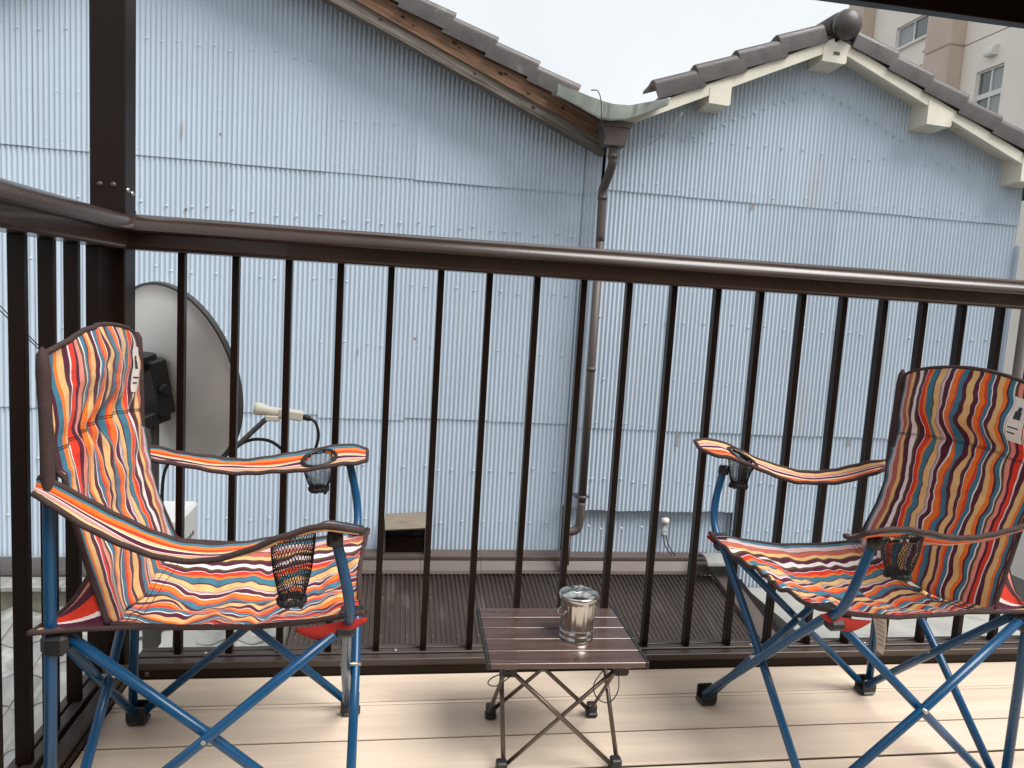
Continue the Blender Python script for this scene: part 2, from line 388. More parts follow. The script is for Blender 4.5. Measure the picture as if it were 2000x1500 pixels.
# ------------------------------------------------------------------ corrugated houses
PITCH = .032; AMP = .0062
def sheet(x0, nper, zb, zt, y0, name, parent, tilt=.004, matn='blue_steel', dirv=(1, 0), ragged=0., seg=8, phase=0.):
    """corrugated sheet from x0 along dirv; zb/zt numbers or functions of the running length"""
    n = nper*seg+1; b = MB(); nv = 6
    dx, dy = dirv; nx_, ny_ = dy, -dx      # outward (towards -Y for dirv=(1,0))
    o = 0
    sk = random.uniform(-.0015, .0015); wob = random.uniform(0, 50)
    for j in range(nv):
        t = j/(nv-1)
        for i in range(n):
            L = i*PITCH/seg
            a = zb(L) if callable(zb) else zb; c = zt(L) if callable(zt) else zt
            if ragged and j == 0: a += noise.noise(Vector((L*5, wob, 0)))*ragged+noise.noise(Vector((L*30, wob, 3)))*ragged*.35
            z = a+(c-a)*t
            d = AMP*math.sin(2*math.pi*(i/seg)+phase)+tilt*(1-t)+sk*(1-t)+noise.noise(Vector((L*2.2+wob, z*1.3, 1)))*.0014
            b.v.append((x0[0]+dx*L+nx_*d, x0[1]+dy*L+ny_*d, z))
    for j in range(nv-1):
        for i in range(n-1):
            q = j*n+i; b.f.append([q, q+1, q+n+1, q+n]); b.sm.append(True)
    # folded lower edge, flat shaded, so the lap shows as a real lip
    for i in range(n): v = b.v[i]; b.v.append((v[0]-nx_*.004, v[1]-ny_*.004, v[2]+.0006))
    o2 = nv*n
    lo = [tuple(b.v[i]) for i in range(n)]
    o3 = len(b.v); b.v += lo
    for i in range(n-1): b.f.append([o3+i, o2+i, o2+i+1, o3+i+1]); b.sm.append(False)
    return b.build(name, matn, parent)

def verge_tile_mesh(L, sgn):
    """tile in slope coordinates: s runs down-slope 0..L, Y depth away, n normal; flap hangs outside"""
    pr = [(.0, -.088), (.0, .000), (.003, .018), (.012, .034), (.028, .042), (.06, .040), (.12, .028), (.24, .020), (.24, .002), (.12, .006), (.05, .014), (.022, .008), (.018, -.010), (.018, -.088)]
    b = MB(); rings = [(0, -.006, 1), (L*.5, .010, 1), (L-.012, .026, 1.0), (L-.003, .027, 1), (L, .022, .97)]
    def f(k, p, q):
        s, lift, sc_ = rings[k]
        qq = q+lift if q > -.05 else q+lift*.8
        return (s*sgn, p, qq)
    b.sweep(pr, f, len(rings), smooth=True)
    return b.mesh('roof_tile', 'roof_tile', 35)

def slope_frame(x, y, z, ang):   # s axis points down-slope in the XZ plane
    return Matrix.Translation((x, y, z)) @ Matrix.Rotation(ang, 4, 'Y')

# ---- left house
lh = thing('corrugated_house', 'pale blue corrugated metal gable wall with brown weathered timber verge', 'house', (0, 0, -3.5))
lh_off = Vector((0, 0, 3.5))
def under(o):      # keep world coordinates below an offset root
    o.location = Vector(o.location)-Vector(o.parent.location) if o.parent and not o.parent.parent else o.location
    return o
SL = .421; AL = math.atan(SL); XR = -1.0
lz = lambda x: 2.769-SL*(x-.081) if x >= XR else (2.769-SL*(XR-.081))-SL*(XR-x)      # underside line of the verge
core = MB(); zc = lambda x: lz(x)+.03
core.sweep([(-4.2, -3.5), (1.87, -3.5), (1.87, zc(1.87)), (XR, zc(XR)), (-4.2, zc(-4.2))], lambda k, p, q: (p, 3.53+5.5*k, q), 2)
under(core.build('wall', 'dark_void', lh, fix=True))
NP = 19; SW = NP*PITCH
x_end = 1.888
xs = [x_end-SW*(i+1) for i in range(10)]
for x in xs:
    for r_, (zb, zt) in enumerate(((1.745, 4.2), (.05, 1.80), (-1.65, .10))):
        jz = random.uniform(-.006, .006)+(.012 if random.random() < .12 else 0)
        top = (lambda L, x=x, zt=zt: max(min(zt, lz(x+L)+.11), zb+.02)) if r_ == 0 else zt
        o = sheet((x, 3.505), NP, zb+jz, top, 0, 'metal_sheet', lh, tilt=.007+random.uniform(0, .003))
        under(o)
# screws: one part
def screws(parent, xa, xb, rows, y, limit, name='screw_row', step=(3, 5)):
    b = MB()
    for z0 in rows:
        x = xa+random.uniform(0, .1)
        while x < xb:
            k = round((x-xa)/PITCH)
            xx = xa+k*PITCH+PITCH*.25; z = z0+random.uniform(-.018, .018)
            if z < limit(xx) and random.random() > .10:
                m = Matrix.Translation((xx, y-.0102, z)) @ Matrix.Rotation(R(90), 4, 'X')
                b.lathe([(0, .0032), (.0035, .0029), (.006, .0014), (.007, .0007), (.0100, .0003), (.0104, -.004)], 8, m)
            x += PITCH*random.randint(*step)
    o = b.build(name, 'blue_steel_screw', parent); o['kind'] = 'stuff'; return under(o)
screws(lh, xs[-1], x_end, [2.48, 2.09, 1.80, 1.44, 1.02, .58, .11, -.30, -.70], 3.505, lambda x: lz(x)-.03)
# verge timber, soffit, roof slab
tim = slope_frame(XR, 3.25, lz(XR), AL); LT = (1.946-XR)/math.cos(AL)
LM = Matrix.Translation((0, 0, 3.5))
def lh_local(mb, name, m, M_): o = mb.build(name, m, lh, fix=True); o.matrix_local = LM @ M_; return o
def cut(L, d, hi): return lambda k, p, q: (0 if k == 0 else L-d*(q/hi), p, q)
lh_local(MB().sweep([(.003, 0), (.10, 0), (.10, .074), (.003, .074)], cut(LT, .035, .075), 2), 'verge_board', 'grey_wood', tim)
lh_local(MB().sweep([(-.010, .0745), (.10, .0745), (.10, .185), (-.006, .185), (-.010, .181)], cut(LT-.03, .05, .16), 2), 'verge_board', 'old_wood', tim)
tim2 = Matrix.Translation((XR, 3.25, lz(XR))) @ Matrix.Rotation(math.pi-AL, 4, 'Y')
lh_local(MB().box(0, 3.0, 0, .1, -.18, 0), 'verge_board', 'old_wood', tim2)
lh_local(MB().box(-.02, LT-.25, .03, 5.9, .186, .215), 'roof_board', 'old_wood', tim)
lh_local(MB().box(-.02, 3.2, .02, 5.9, -.21, -.182), 'roof_board', 'old_wood', tim2)
lh_local(MB().box(-.02, LT-.06, .101, .26, .09, .105), 'soffit_board', 'old_wood', tim)
tl = verge_tile_mesh(.345, 1)
for (ks, kn, kr_) in ((1.62, .13, .010), (1.70, .115, .006), (1.98, .15, .012), (2.02, .138, .006), (2.33, .125, .012), (2.36, .14, .008), (2.55, .10, .008), (1.35, .14, .009), (2.80, .13, .010), (2.18, .045, .007), (2.62, .04, .010), (1.5, .05, .008)):
    yk = -.0112 if kn > .075 else .0022
    lh_local(MB().lathe([(0, .0012), (kr_*.6, .001), (kr_, 0)], 10, Matrix.Translation((ks, yk, kn)) @ Matrix.Rotation(R(90), 4, 'X') @ Matrix.Scale(1.5, 4, (1, 0, 0))), 'knot', 'wood_knot', tim)
TP = .2856/math.cos(AL)
for i in range(11):
    s = LT-(1.946-1.62)/math.cos(AL)-.0-.345-i*TP
    if s < -.2: break
    o = link('roof_tile', tl, lh)
    o.matrix_world = tim @ Matrix.Translation((s, -.03, .245)) @ Matrix.Rotation(random.uniform(-.008, .008), 4, 'X')
    o.matrix_local = Matrix.Translation((0, 0, 3.5)) @ (tim @ Matrix.Translation((s, -.045, .252+random.uniform(-.003, .003))) @ Matrix.Rotation(random.uniform(-.015, .015), 4, 'X'))
# small rust marks and a nail hole
for (x, z, r_) in ((-.83, 1.42, .008), (.72, .64, .006), (-.62, 1.93, .005)):
    under(MB().lathe([(0, .001), (r_*.6, .0008), (r_, 0)], 9, Matrix.Translation((x, 3.4945, z)) @ Matrix.Rotation(R(90), 4, 'X') @ Matrix.Scale(1.7, 4, (0, 1, 0))).build('rust_spot', 'rust', lh))

for (par, x, y, z, hgt) in ((lh, -.86, 3.486, 1.98, .10), (lh, .31, 3.487, .55, .05), (lh, 1.22, 3.486, .02, .06)):
    k = round((x-xs[0])/PITCH); xx = xs[0]+k*PITCH+PITCH*.25
    under(MB().box(xx-.004, xx+.003, 3.4975-.0155, 3.4975-.0151, z-hgt, z).build('rust_streak', 'rust_stain', lh))
# corner strip where the right house steps forward
# ---- right house
rh = thing('corrugated_house', 'pale blue corrugated metal gable with cream boards and grey ridge ball', 'house', (3.5, 0, -3.5))
XA, ZA = 3.550, 2.840; SA, SB = .447, .405
rz_ = lambda x: ZA-SA*(XA-x) if x < XA else ZA-SB*(x-XA)
YW = 3.40
core = MB(); core.sweep([(1.93, -3.5), (5.36, -3.5), (5.36, rz_(5.36)+.04), (XA, ZA+.04), (1.93, rz_(1.93)+.04)], lambda k, p, q: (p, (3.475 if k == 0 else 9.2), q), 2)
under(core.build('wall', 'dark_void', rh, fix=True))
x = 1.995; xi = 0
while x < 5.30:
    n = min(NP, int(round((5.37-x)/PITCH)))
    if n < 1: break
    for r_, (zb, zt) in enumerate(((1.775, 3.2), (.05, 1.83), (-1.75, .10))):
        jz = random.uniform(-.006, .006)
        rag = 0
        if r_ == 2 and x < 2.75: zb = -.565; rag = .012
        top = (lambda L, x=x: max(rz_(x+L)+.05, 1.80)) if r_ == 0 else zt
        under(sheet((x, YW), n, zb+jz, top, 0, 'metal_sheet', rh, tilt=.007+random.uniform(0, .003), ragged=rag))
    x += n*PITCH; xi += 1
under(sheet((1.905, 3.462), 44, -1.75, -.45, 0, 'metal_sheet', rh, tilt=0))
dv = Vector((1.995-1.888, YW-3.5)); dl = dv.length; dv.normalize()
for zb, zt in ((1.745, 2.24), (.05, 1.80), (-.555, .10)):
    under(sheet((1.886, 3.496), 4, zb, zt, 0, 'metal_sheet', rh, tilt=.006, dirv=(dv.x, dv.y)))
under(MB().bbox(5.355, 5.375, 3.37, 3.43, -3.5, 1.62, .003).build('corner_trim', 'blue_steel', rh))
screws(rh, 1.995, 5.35, [2.17, 1.83, 1.30, .86, .43, .11, -.34, -.70], YW-.002, lambda x: rz_(x)-.06)
# screws following the gable
b = MB()
for i in range(24):
    x = 2.55+i*.075
    z = rz_(x)-.22+random.uniform(-.01, .01)
    b.lathe([(0, .0032), (.0035, .0029), (.006, .0014), (.007, .0007), (.0100, .0003), (.0104, -.004)], 8, Matrix.Translation((x, YW-.0112, z)) @ Matrix.Rotation(R(90), 4, 'X'))
o = b.build('screw_row', 'blue_steel_screw', rh); o['kind'] = 'stuff'; under(o)
for (x, z, hgt) in ((2.70, .045, .11), (4.12, .05, .07), (4.55, .05, .05), (3.1, 1.77, .06)):
    xx = 1.995+round((x-1.995)/PITCH)*PITCH+PITCH*.25
    under(MB().box(xx-.005, xx+.004, YW-.0165, YW-.0158, z-hgt, z).build('rust_streak', 'rust_stain', rh))
# cream boards
fl = slope_frame(XA, 3.205, ZA, math.pi-math.atan(SA)); fr = slope_frame(XA, 3.205, ZA, math.atan(SB))
for F, S, xe, sg in ((fl, SA, 2.065, -1), (fr, SB, 5.95, 1)):
    L = abs(xe-XA)/math.cos(math.atan(S)); a, c = (0, .072) if sg > 0 else (-.072, 0)
    under(MB().box(-.005, L, 0, .03, a, c, F).build('verge_board', 'ivory', rh))
    a, c = (.045, .06) if sg > 0 else (-.06, -.045)
    under(MB().box(-.005, L, .031, .26, a, c, F).build('soffit_board', 'ivory', rh))
    a, c = (.073, .10) if sg > 0 else (-.10, -.073)
    under(MB().box(-.005, L-.28, .01, 6, a, c, F).build('roof_board', 'roof_tile', rh))
def purlin(x, w):
    zb = rz_(x)-.098
    pr = [(-w/2, 0), (w/2-.012, -.006), (w/2, .006), (w/2, rz_(x+w/2)-zb+.05), (0, rz_(x)-zb+.05), (-w/2, rz_(x-w/2)-zb+.05)]
    o = MB().sweep(pr, lambda k, p, q: (x+p, [3.201, 3.45][k], zb+q+(.012*(1-k) if q < .02 else 0)), 2).build('purlin_end', 'ivory', rh, fix=True); under(o)
for x, w_ in ((2.722, .157), (3.542, .183), (4.413, .200), (5.24, .195)): purlin(x, w_)
under(MB().bbox(3.53, 3.575, 3.196, 3.200, 2.800, 2.820, .001, None).build('nail_plate', 'rim_dark', rh))
# tiles and ridge ball
tb_r = verge_tile_mesh(.345, 1)
for i in range(8):
    s = .09+i*.296/math.cos(math.atan(SB))
    o = link('roof_tile', tb_r, rh)
    o.matrix_local = Matrix.Translation((-3.5, 0, 3.5)) @ fr @ Matrix.Translation((s, -.022, .155+random.uniform(-.003, .003))) @ Matrix.Rotation(random.uniform(-.012, .012), 4, 'X')
FLm = Matrix.Translation((XA, 3.205, ZA)) @ Matrix.Rotation(-math.atan(SA), 4, 'Y')   # s runs toward -X through negative s
tlm = verge_tile_mesh(.345, -1)
for i in range(4):
    s = -(.055+i*.289/math.cos(math.atan(SA)))
    o = link('roof_tile', tlm, rh)
    o.matrix_local = Matrix.Translation((-3.5, 0, 3.5)) @ FLm @ Matrix.Translation((s, -.022, .155+random.uniform(-.003, .003))) @ Matrix.Rotation(random.uniform(-.012, .012), 4, 'X')
bm = bmesh.new(); bmesh.ops.create_uvsphere(bm, u_segments=28, v_segments=16, radius=.102)
for v in bm.verts:
    v.co.y *= .82
    v.co += v.normal*noise.noise(v.co*18)*.0015
for f in bm.faces: f.smooth = True
me = bpy.data.meshes.new('ridge_ball'); bm.to_mesh(me); bm.free(); me.materials.append(MATS['roof_tile'])
under(link('ridge_ball', me, rh, (3.592, 3.17, 2.997)))
under(MB().tube([(3.575, 3.22, 3.01), (3.575, 3.7, 3.02), (3.575, 9, 3.02)], .088, 14).build('ridge_tile', 'roof_tile', rh))

# ---- valley flashing, hopper, downpipe, wires
vf = MB()
pl = [(1.545, 2.345, 2.285), (1.70, 2.30, 2.215), (1.83, 2.262, 2.155), (1.90, 2.248, 2.150), (2.01, 2.252, 2.165), (2.13, 2.285, 2.215), (2.30, 2.34, 2.295)]
ys = [3.02, 3.0, 2.985, 2.98, 2.985, 3.0, 3.02]
n = 40
def vfn(u, v):
    t = u*(len(pl)-1); i = min(int(t), len(pl)-2); k = t-i
    x = pl[i][0]+(pl[i+1][0]-pl[i][0])*k; zt = pl[i][1]+(pl[i+1][1]-pl[i][1])*k; zb = pl[i][2]+(pl[i+1][2]-pl[i][2])*k
    y = ys[i]+(ys[i+1]-ys[i])*k
    j = noise.noise(Vector((x*14, v*2, 0)))*.006
    if v < .5: return (x, y+j+.03*(1-v*2), zb+(zt-zb)*v*2)
    q = (v-.5)*2
    return (x, y+j+q*1.6+.0, zt+.0-.03*math.sin(q*1.5)+j)
vg = thing('valley_flashing', 'pale green bent metal flashing in the valley between the two roofs', 'flashing', (1.9, 3, 2.2))
o = vf.grid(50, 13, vfn).build('flashing_sheet', 'pale_metal', vg, angle=40); o.location = (-1.9, -3, -2.2)
md = o.modifiers.new('thick', 'SOLIDIFY'); md.thickness = .002
dp = thing('downpipe', 'brown rainwater pipe with square hopper head between the two houses', 'pipe', (1.97, 3.3, -.9))
def rel(o): o.location = Vector(o.location)-o.parent.location; return o
hp = MB()
def hop(k, p, q):
    prof = [(2.012, .060), (2.016, .072), (2.128, .086), (2.130, .098), (2.165, .106), (2.168, .102)]
    z, s = prof[k]; return (1.965+p*s*1.02, 3.14+q*s*.8, z)
hp.sweep([(-1, -1), (1, -1), (1, 1), (-1, 1)], hop, 6)
rel(hp.build('hopper_head', 'brown_pvc', dp, fix=True))
path = [(1.985, 3.14, 2.016), (1.985, 3.145, 1.96), (2.00, 3.17, 1.93)]
pts = curve([(1.972, 3.14, 2.02), (1.974, 3.145, 1.95), (1.978, 3.16, 1.90), (1.970, 3.25, 1.80), (1.962, 3.295, 1.75), (1.966, 3.30, 1.66), (1.972, 3.30, 1.4)], 40)
rel(MB().tube(pts, .030, 16).build('pipe', 'brown_pvc', dp))
rel(MB().tube([(1.972, 3.30, 1.42), (1.978, 3.30, -.50)], .0295, 16).build('pipe', 'brown_pvc', dp))
rel(MB().tube(curve([(1.978, 3.30, -.48), (1.974, 3.30, -.60), (1.962, 3.30, -.675), (1.92, 3.30, -.70), (1.87, 3.30, -.705)], 24), .031, 16).build('elbow', 'brown_pvc', dp))
rel(MB().tube([(1.885, 3.30, -.69), (1.885, 3.30, -.95)], .030, 16).build('pipe', 'brown_pvc', dp))
for z, x in ((1.70, 1.966), (-.44, 1.978), (1.955, 1.974), (.5, 1.975)):
    rel(MB().tube([(x, 3.30 if z < 1.9 else 3.143, z-.014), (x, 3.30 if z < 1.9 else 3.143, z+.014)], .034, 16).build('pipe_collar', 'brown_pvc', dp))
rel(MB().box(1.925, 2.03, 3.30, 3.39, -.446, -.434).build('pipe_bracket', 'grey_metal', dp))
tag(MB().tube(curve([(2.02, 3.2, 2.03), (2.10, 3.27, 2.035), (2.25, 3.28, 2.08), (2.37, 3.22, 2.17), (2.46, 3.2, 2.30)], 30), .0035, 6).build('wire', 'cable_grey', None),
    'thin grey wire sagging from the hopper head to the cream verge board', 'wire')
tag(MB().tube(curve([(1.75, 2.97, 2.315), (1.79, 2.955, 2.31), (1.815, 2.95, 2.25), (1.83, 2.95, 2.12), (1.87, 2.97, 2.02)], 24), .0035, 6).build('wire', 'cable_black', None),
    'thin black wire looping over the pale green valley flashing', 'wire')

# ------------------------------------------------------------------ apartment block far right
ab = thing('apartment_building', 'cream rendered apartment block with tan pilasters behind the right gable', 'building', (12.0, 12, -3.5))
def rb(o): o.location = Vector(o.location)-o.parent.location; return o
# facade plane X=12, built from pieces around the window openings
wins = [(13.72, 14.86, 7.40, 7.92), (11.42, 12.12, 4.75, 6.13)]
def facade(y0, y1, z0, z1): rb(MB().box(12.0, 12.25, y0, y1, z0, z1).build('wall_panel', 'beige_render', ab))
ZT = 12.5; ZB = -3.5; JT = 6.78
def strip(y0, y1, holes):
    z = ZB
    for (a, c) in holes: facade(y0, y1, z, a); z = c
    for j in (JT,):
        if z < j-.2: facade(y0, y1, z, j-.012); z = j+.012
    facade(y0, y1, z, ZT)
strip(3.0, 11.42, []); strip(11.42, 12.12, [(4.75, 6.13)]); strip(12.12, 13.72, []); strip(14.86, 16.4, [])
facade(13.72, 14.86, ZB, JT-.012); facade(13.72, 14.86, JT+.012, 7.40); facade(13.72, 14.86, 7.92, ZT)
rb(MB().box(12.2, 12.3, 3.0, 16.38, ZB, ZT-.02).build('wall_core', 'joint_dark', ab))
rb(MB().box(12.25, 22, 3.0, 16.4, ZB, ZT-.05).build('wall', 'beige_render', ab))
for (a, c) in ((12.55, 13.28), (15.75, 16.41)):
    for z0, z1 in ((ZB, JT-.012), (JT+.012, ZT)):
        rb(MB().bbox(11.65, 12.003, a, c, z0, z1, .02).build('pilaster', 'tan_render', ab))
    rb(MB().box(11.67, 12.003, a+.02, c-.02, JT-.012, JT+.012).build('pilaster_joint', 'joint_dark', ab))
for k, (y0, y1, z0, z1) in enumerate(wins):
    # recess box
    wo = rb(MB().box(12.12, 12.16, y0-.03, y1+.03, z0-.03, z1+.03).build('window', 'joint_dark', ab))
    fr_ = MB(); t = .035
    fr_.box(12.05, 12.115, y0, y1, z0, z0+t); fr_.box(12.05, 12.115, y0, y1, z1-t, z1)
    fr_.box(12.05, 12.115, y0, y0+t, z0+t, z1-t); fr_.box(12.05, 12.115, y1-t, y1, z0+t, z1-t)
    ym = (y0+y1)/2
    if k == 0:
        fr_.box(12.055, 12.11, ym-.018, ym+.018, z0+t, z1-t)
        panes = [(y0+t, ym-.018, z0+t, z1-t, 'window_glass'), (ym+.018, y1-t, z0+t, z1-t, 'frosted_glass')]
    else:
        zm = 5.62
        fr_.box(12.05, 12.115, y0+t, y1-t, zm-.05, zm+.05)
        fr_.box(12.055, 12.11, ym-.018, ym+.018, zm+.05, z1-t); fr_.box(12.055, 12.11, ym-.018, ym+.018, z0+t, zm-.05)
        panes = [(y0+t, ym-.018, zm+.05, z1-t, 'frosted_glass'), (ym+.018, y1-t, zm+.05, z1-t, 'window_glass'),
                 (y0+t, ym-.018, z0+t, zm-.05, 'frosted_glass'), (ym+.018, y1-t, z0+t, zm-.05, 'window_glass')]
    f = fr_.build('window_frame', 'white_frame', wo); f.location = (0, 0, 0)
    for (a, c, d, e, mm) in panes: MB().box(12.085, 12.09, a, c, d, e, None).build('pane', mm, wo)
    rb(MB().box(11.93, 12.06, y0-.03, y1+.03, z0-.05, z0-.002).build('window_sill', 'white_frame' if k else 'beige_render', ab))
rb(MB().tube([(11.86, 13.50, ZB), (11.86, 13.50, ZT)], .055, 12).build('drain_pipe', 'tan_render', ab))
rb(MB().box(11.80, 12.0, 13.42, 13.58, 6.95, 7.0).build('pipe_bracket', 'tan_render', ab))
vh = MB(); vh.sweep([(0, 0), (-.13, .0), (-.145, .05), (-.13, .14), (-.07, .20), (0, .21)], lambda k, p, q: (12.0+p, 11.62+.22*k, 6.33+q), 2)
rb(vh.build('vent_hood', 'white_frame', ab, fix=True))

# ------------------------------------------------------------------ low roofs seen through the balusters
br = thing('metal_roof', 'low dark brown corrugated metal roof below the railing, behind the table', 'roof', (1.5, 2.8, -3.5))
AR_ = math.atan(.20)
def roof_sheet(x0, nper):
    seg = 8; b = MB(); n_ = nper*seg+1; rows = 8
    wob = random.uniform(0, 9)
    for j in range(rows):
        y = 3.30-j*(2.2/(rows-1))
        for i in range(n_):
            xx = x0+i*PITCH/seg
            z = -1.02-.20*(3.36-y)+.0075*math.sin(2*math.pi*i/seg)+noise.noise(Vector((xx*2+wob, y*2, 0)))*.002
            b.v.append((xx, y, z))
    for j in range(rows-1):
        for i in range(n_-1): q = j*n_+i; b.f.append([q, q+n_, q+n_+1, q+1]); b.sm.append(True)
    o = rb(b.build('roof_sheet', 'brown_roof', br)); md = o.modifiers.new('t', 'SOLIDIFY'); md.thickness = .001
x = .02
while x < 3.0:
    n = min(20, round((3.04-x)/PITCH)); 
    if n < 2: break
    roof_sheet(x, n); x += n*PITCH
b = MB()
for yy in (3.02, 2.62, 2.22):
    x = .06
    while x < 3.0:
        k = round((x-.02)/PITCH); xx = .02+k*PITCH+PITCH*.25
        b.lathe([(0, .0055), (.004, .005), (.009, .001), (.0095, -.002)], 8, Matrix.Translation((xx, yy, -1.02-.2*(3.36-yy)+.005)))
        x += PITCH*random.randint(4, 6)
o = rb(b.build('screw_row', 'brown_flash', br)); o['kind'] = 'stuff'
xb = [-.05, .83, 1.27, 2.2, 3.06]
for a, c in zip(xb, xb[1:]):
    j = random.uniform(-.003, .003)
    pr = [(3.475, -.905), (3.405, -.93), (3.40, -.945), (3.385, -.947), (3.335, -1.012+j), (3.300, -1.022+j), (3.300, -1.027+j), (3.338, -1.018+j), (3.475, -.96)]
    rb(MB().sweep(pr, lambda k, p, q: ((a+.001) if k == 0 else (c-.001), p, q), 2).build('flashing', 'brown_flash', br, fix=True))
    rb(MB().box(a+.001, c-.001, 3.376, 3.392, -.9465, -.925).build('flashing_lip', 'brown_flash', br))
# right verge of the brown roof and its gutter
vm = Matrix.Translation((3.0, 3.34, -1.0)) @ Matrix.Rotation(AR_, 4, 'X')
rb(MB().bbox(.03, .17, -2.3, .02, -.02, .02, .004, vm).build('verge_flashing', 'brown_flash', br))
rb(MB().bbox(.155, .172, -2.3, .02, -.16, -.021, .003, vm).build('verge_face', 'brown_flash', br))
rb(MB().box(.18, .32, -2.3, .02, -.17, -.10, vm).build('gutter', 'bronze', br))
rb(MB().box(.02, 3.10, 1.2, 3.3, -3.5, -1.50).build('wall', 'moss_wall', br))
ro = thing('ridge_end_tile', 'mossy grey curved tile end resting on the right end of the brown flashing', 'tile', (2.93, 3.25, -.86))
b = MB(); b.sweep([(.10*math.cos(R(a)), .055*math.sin(R(a))) for a in range(0, 181, 15)]+[(.085*math.cos(R(a)), .042*math.sin(R(a))) for a in range(180, -1, -15)],
                  lambda k, p, q: (.0+.42*k, p, q-.045), 2, smooth=True)
b.build('tile_shell', 'kawara', ro, angle=40, fix=True)

# vent opening with a board hood on the left wall
vb = thing('wall_vent', 'dark square wall opening with a weathered board hood above the brown roof', 'vent', (.72, 3.45, -.9))
o = MB(); o.box(.572, .868, 3.478, 3.49, -.90, -.70)
rb(o.build('opening', 'dark_void', vb))
fv = MB(); fv.box(.560, .574, 3.40, 3.48, -.90, -.735); fv.box(.866, .880, 3.40, 3.48, -.90, -.72)
rb(fv.build('side_frame', 'brown_pvc', vb))
rb(MB().box(.575, .865, 3.43, 3.478, -.90, -.80).build('inner_panel', 'bronze', vb))
hd = Matrix.Translation((.565, 3.48, -.64)) @ Matrix.Rotation(R(-3.5), 4, 'Y') @ Matrix.Rotation(R(28), 4, 'X')
rb(MB().box(0, .315, -.16, 0, -.012, 0, hd).build('hood_board', 'weathered_board', vb))
# cable entrance fitting on the right wall
ce = thing('cable_fitting', 'small pale cable entrance cap with two wires under the raised sheet edge', 'fitting', (2.68, 3.42, -.77))
rb(MB().lathe([(0, .035), (.02, .034), (.031, .026), (.032, 0), (.027, -.006), (0, -.006)], 16, Matrix.Translation((2.675, 3.415, -.655))).build('cap', 'off_white', ce))
rb(MB().lathe([(0.0, 0), (.016, 0), (.016, -.08), (.022, -.083), (.022, -.10), (0, -.10)], 12, Matrix.Translation((2.672, 3.418, -.662))).build('stem', 'cable_grey', ce))
for d in (0, .028):
    rb(MB().tube(curve([(2.668+d, 3.415, -.76), (2.675+d, 3.40, -.81), (2.70+d, 3.39, -.86), (2.74+d, 3.385, -.91)], 14), .004, 6).build('wire', 'cable_black', ce))

# lower concrete ledge, far wall and neighbour pieces at the right
tag(MB().box(3.36, 5.35, 1.6, 3.37, -3.5, -1.16).build('concrete_ledge', 'concrete'), 'grey concrete ledge beyond the brown roof, under the right chair', 'ledge')
tag(MB().bbox(4.25, 5.42, 3.16, 3.34, -1.158, -.70, .01).build('garden_wall', 'green_wall'), 'pale greenish rendered wall seen low behind the right chair', 'wall')
tag(MB().tube([(5.45, 3.30, -3.4), (5.45, 3.30, 1.70)], .045, 12).build('downpipe', 'brown_pvc'), 'brown vertical pipe at the right end of the right blue wall', 'pipe')

# ------------------------------------------------------------------ grey tiled roof below the side railing
kr = thing('tiled_roof', 'grey ceramic tiled roof seen low through the left side railing', 'roof', (-1.2, 2, -3.5))
def kawara_mesh():
    b = MB(); pr = []
    pts = []
    for i in range(17):
        t = i/16
        x = t*.27
        z = .028*math.sin(t*2*math.pi*.95+2.6)+.004
        pts.append((x, z))
    low = [(x, z-.014) for x, z in reversed(pts)]
    b.sweep(pts+low, lambda k, p, q: (p, [0, -.30][k], q+[0, .012][k]), 2, smooth=True)
    return b.mesh('roof_tile', 'kawara', 40)
km = kawara_mesh()
AK = math.atan(.32)
for ix in range(11):
    for iy in range(11):
        x = -2.65+ix*.262; s = iy*.235
        y = 2.95-s*math.cos(AK); z = -1.12-s*math.sin(AK)
        if x > -.05: continue
        o = link('roof_tile', km, kr)
        o.matrix_local = Matrix.Translation(-Vector(kr.location)) @ Matrix.Translation((x+random.uniform(-.004, .004), y, z+random.uniform(-.003, .003))) @ Matrix.Rotation(AK, 4, 'X') @ Matrix.Rotation(random.uniform(-.012, .012), 4, 'Z')
rb(MB().box(-2.7, .0, 0, 2.75, -.05, -.03, Matrix.Translation((0, 2.95, -1.12)) @ Matrix.Rotation(AK, 4, 'X') @ Matrix.Translation((0, -2.75, 0))).build('roof_board', 'moss_wall', kr))
# ridge of stacked tiles along the wall, with a mossy plaster band
rb(MB().box(-2.8, -.02, 2.98, 3.47, -3.5, -1.0).build('wall', 'moss_wall', kr))
for i in range(8):
    x = -2.75+i*.34
    rb(MB().bbox(x+.002, x+.338, 2.93, 3.47, -1.0, -.965, .006).build('ridge_base_tile', 'kawara', kr))
    b = MB(); b.sweep([(.11*math.cos(R(a)), .075*math.sin(R(a))) for a in range(0, 181, 12)]+[(.095*math.cos(R(a)), .06*math.sin(R(a))) for a in range(180, -1, -12)],
                      lambda k, p, q: (x+.35*k, 3.20+p, -.962+q+.008*k), 2, smooth=True)
    rb(b.build('ridge_tile', 'roof_tile', kr, angle=40, fix=True))
